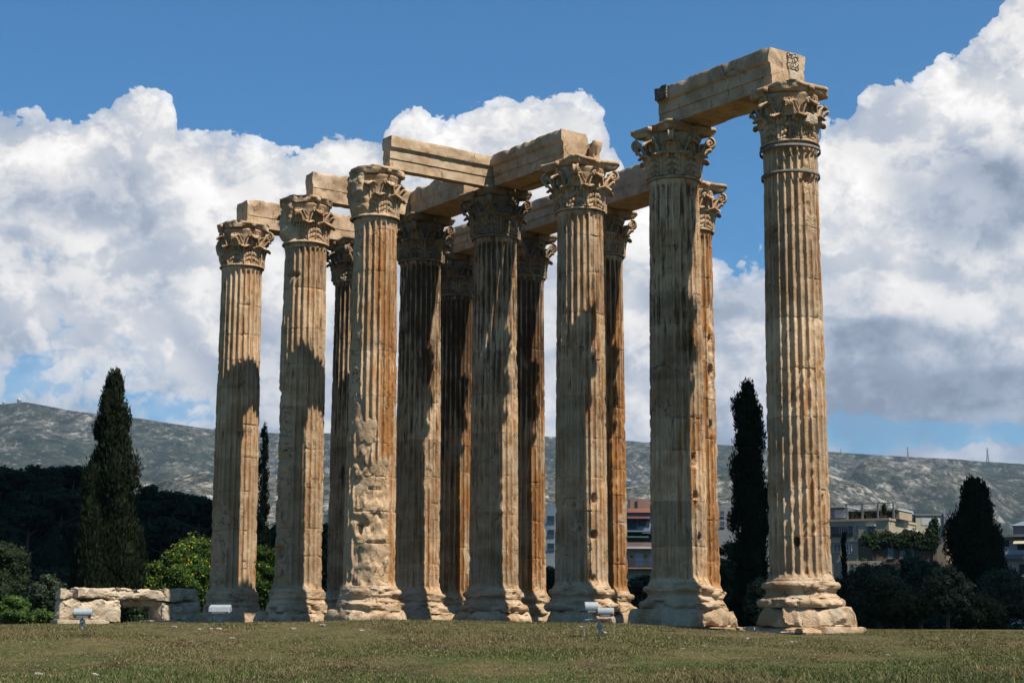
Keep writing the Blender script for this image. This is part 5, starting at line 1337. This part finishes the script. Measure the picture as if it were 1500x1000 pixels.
# ------------------------------------------------------------------ mountains
def build_hills():
    def mat_hill(name, pale, sc=1.0, bias=.0):
        m, n, b = new_mat(name); gp = n.new('ShaderNodeNewGeometry').outputs['Position']
        q = n.vm('MULTIPLY', gp, (1, .45, 1.0))
        sc1 = n.noise(q, .0022*sc, 6, .62)
        rock = n.noise(q, .016*sc, 10, .78)
        spots = n.voro(n.vm('ADD', q, n.vm('SCALE', n.noise(q, .02, 4, .6, out=1), sc=60)), .02*sc, 'F1')
        a = n.m('ADD', n.m('MULTIPLY', sc1, .55), n.m('MULTIPLY', rock, .75))
        f = n.m('MULTIPLY', n.ss(a, .61+bias, .74+bias), n.ss(n.noise(q, .05*sc, 6, .8), .42, .58))
        green = n.mix(n.ss(rock, .35, .65), (.011, .017, .013), (.036, .044, .028))
        stone = n.mix(n.ss(spots, .2, .6), pale, (.11, .10, .085))
        c = n.mix(f, green, stone)
        c = n.mix(n.m('MULTIPLY', n.ss(n.noise(q, .045*sc, 7, .75), .55, .66), .7), c, n.mix(.5, pale, (.12, .11, .09)))
        n.put(b.inputs['Base Color'], c); b.inputs['Roughness'].default_value = 1; b.inputs['Specular IOR Level'].default_value = 0
        bump(n, b, n.noise(q, .010, 8, .7), 22)
        return m
    def ridge(name, prof, r0, r1, r2, mat, seed, rough, zfoot=-8, shape=.8):
        us = np.array([p[0] for p in prof]); vs = np.array([p[1] for p in prof])
        az = np.linspace(-.55, .55, 620); u = 750+np.tan(az)*F_PX
        e = []
        for uu in u:
            vv = np.interp(uu, us, vs); rr = ray(uu, vv); e.append(rr[2]/math.hypot(rr[0], 1))
        e = np.array(e)
        t = np.concatenate([np.linspace(0, 1, 130), np.linspace(1.02, 2, 24)])
        A, T = np.meshgrid(az, t, indexing='ij')
        R = np.where(T <= 1, r0+(r1-r0)*T, r1+(r2-r1)*(T-1))
        top = e[:, None]*r1
        g = np.where(T <= 1, np.clip(T, 0, 1)**shape*(1-.12*np.sin(T*pi)), 1-(T-1)**1.5)
        X, Y = R*np.sin(A), R*np.cos(A)
        P = np.stack([X, Y, 0*X], -1)
        nz = fbm(P*.0011+seed, seed, 6, .52); rv = 1-np.abs(fbm(np.stack([A*9+seed, R*.0004, 0*A], -1), seed+7, 4))*1.0
        w = np.sin(np.clip(T, 0, 1)*pi)**.8*(T <= 1)
        Z = zfoot+(top-zfoot)*g+w*rough*(nz*.8-(rv-.6)*.6)
        Z += 5*fbm(P*.004, seed+2, 3)*(T > .9)
        # never rises above the skyline profile as seen along its own azimuth
        Z = np.minimum(Z, np.maximum(e[:, None]*R*.995+3, zfoot))*(T <= 1)+Z*(T > 1)
        me = mesh_np(name, np.stack([X, Y, Z], -1).reshape(-1, 3), gridF(len(az), len(t)), True)
        o = link(name, me, mat); o['kind'] = 'structure'
        return e
    skyline = [(-500, 640), (-200, 600), (0, 591), (30, 588), (60, 593), (100, 601), (150, 607), (200, 612), (250, 620), (300, 627), (340, 630), (400, 634), (500, 634), (600, 632), (700, 634), (805, 639), (930, 645), (1060, 651), (1215, 661), (1300, 667), (1400, 672), (1500, 677), (1700, 690), (2000, 700)]
    ridge('hills', skyline, 3600, 6500, 9500, mat_hill('limestone_scrub', (.27, .25, .225)), 11, 150)
    near = [(-500, 800), (60, 760), (200, 712), (300, 690), (420, 700), (560, 690), (700, 705), (850, 716), (1000, 702), (1120, 688), (1200, 690), (1260, 708), (1300, 728), (1345, 756), (1380, 790), (1500, 830), (2000, 840)]
    ridge('foothills', near, 2300, 3500, 4300, mat_hill('bare_limestone', (.33, .305, .27), 1.5, -.06), 23, 40)
    # masts and radar domes on the ridges
    ST = mat_simple('steel_lattice', (.22, .23, .24), .6); DOME = mat_simple('radome_panel', (.30, .31, .33), .6)
    def peak(u, v, r): d = ray(u, v); return (d[0]*r, r, CAM_Z+d[2]*r)
    for (u, vt, vb, lab) in ((1330, 654, 669, 'lattice power mast on the ridge between the nearest column and the broad cypress'), (1447, 655, 676, 'lattice power mast on the ridge right of the broad cypress'), (1232, 657, 664, 'small lattice mast on the ridge just right of the nearest column')):
        r1 = 6400; p = peak(u, vb, r1); h = (vb-vt)/F_PX*r1; m = MB(); w = h*.16
        for sx in (-1, 1):
            for sy in (-1, 1): m.tube([(sx*w/2, sy*w/2, -6), (0, 0, h)], 1.1, 4)
        for q in (.2, .4, .6, .8):
            ww = w/2*(1-q); m.tube([(-ww, -ww, h*q), (ww, -ww, h*q)], .7, 4); m.tube([(-ww, -ww, h*q), (ww*.8, -ww*.8, h*(q+.18))], .6, 4)
        m.tube([(-w*.9, 0, h*.86), (w*.9, 0, h*.86)], .9, 4); m.tube([(-w*.7, 0, h*.72), (w*.7, 0, h*.72)], .9, 4)
        r = empty('power_mast', p); tag(r, lab, 'mast', 'masts on the distant ridge'); m.build('lattice', ST, r)
    for (u, v, rad, lab) in ((28, 587, 9, 'round radar dome on the summit at the left'), (5, 589, 5, 'small radar dome left of the larger dome on the summit')):
        p = peak(u, v+1.5, 6480); r = empty('radar_dome', p); tag(r, lab, 'radar dome', 'radar domes on the summit')
        th = np.linspace(0, 2*pi, 20, endpoint=False); ph = np.linspace(.03, pi*.78, 12); TH, PH = np.meshgrid(th, ph, indexing='ij')
        V = np.stack([np.cos(TH)*np.sin(PH), np.sin(TH)*np.sin(PH), np.cos(PH)+.7], -1).reshape(-1, 3)*rad
        link('dome', mesh_np('dome', V, gridF(20, 12, wu=True), True), DOME, r); MB().tube([(0, 0, -8), (0, 0, rad*.2)], rad*.7, 12).build('drum_base', ST, r)
build_hills()

def build_shade_clouds():
    # cumulus added out of view, shaped to shade the wood and the gardens
    k = 1420/math.tan(SUN_EL); ox, oy = cos(SUN_AZ)*k, sin(SUN_AZ)*k
    m, n, b = new_mat('shade_cloud_white'); b.inputs['Base Color'].default_value = (.9, .9, .92, 1); b.inputs['Roughness'].default_value = 1
    for (x0, x1, y0, y1, sd, lab) in ((-230, -4, 120, 390, 3, 'cumulus added high out of view to shade the pine wood'), (-1, 190, 86, 172, 8, 'narrow cumulus added high out of view to shade the gardens behind the temple')):
        nx, ny = 90, 90
        X, Y = np.meshgrid(np.linspace(-1, 1, nx), np.linspace(-1, 1, ny), indexing='ij')
        GX = (x0+x1)/2+(x1-x0)/2*X; GY = (y0+y1)/2+(y1-y0)/2*Y
        ed = np.maximum(np.abs(X), np.abs(Y)); th = 50*np.sqrt(np.clip(1-ed**6, 0, 1))
        nz = fbm(np.stack([X*3, Y*3, 0*X], -1), sd, 5); wob = 6*fbm(np.stack([X*9, Y*5, 0*X+3], -1), sd+2, 3)
        PX, PY = GX+ox+wob, GY+oy+.5*wob
        up = np.stack([PX, PY, 1420+th*(1+.5*nz)+2], -1).reshape(-1, 3); dn = np.stack([PX, PY, 1420-th*.25*(1+.3*nz)-2], -1).reshape(-1, 3)
        F = gridF(nx, ny); o = link('shade_cloud', mesh_np('shade_cloud', np.concatenate([up, dn]), np.concatenate([F, F[:, ::-1]+nx*ny]), True), m)
        tag(o, lab, 'shade_cloud', kind='stuff')
build_shade_clouds()

def build_haze():
    X0, X1, Y0, Y1, Z0, Z1 = -9500, 9500, -2500, 12000, -12, 1150
    o = MB().box(X0, Y0, Z0, X1, Y1, Z1).build('haze', M_IRON)
    m = bpy.data.materials.new('haze_air'); m.use_nodes = True; t = m.node_tree; t.nodes.clear(); n = N(t)
    v = n.new('ShaderNodeVolumePrincipled'); v.inputs['Color'].default_value = (.58, .76, 1.0, 1); v.inputs['Density'].default_value = 3.0e-5; v.inputs['Anisotropy'].default_value = .2
    out = n.new('ShaderNodeOutputMaterial'); t.links.new(v.outputs[0], out.inputs['Volume'])
    o.data.materials.clear(); o.data.materials.append(m); tag(o, 'thin blue air between the ruin and the distant mountain', 'haze', kind='stuff')
build_haze()
print('faces', sum(len(o.data.polygons) for o in COL.objects if o.type == 'MESH'))
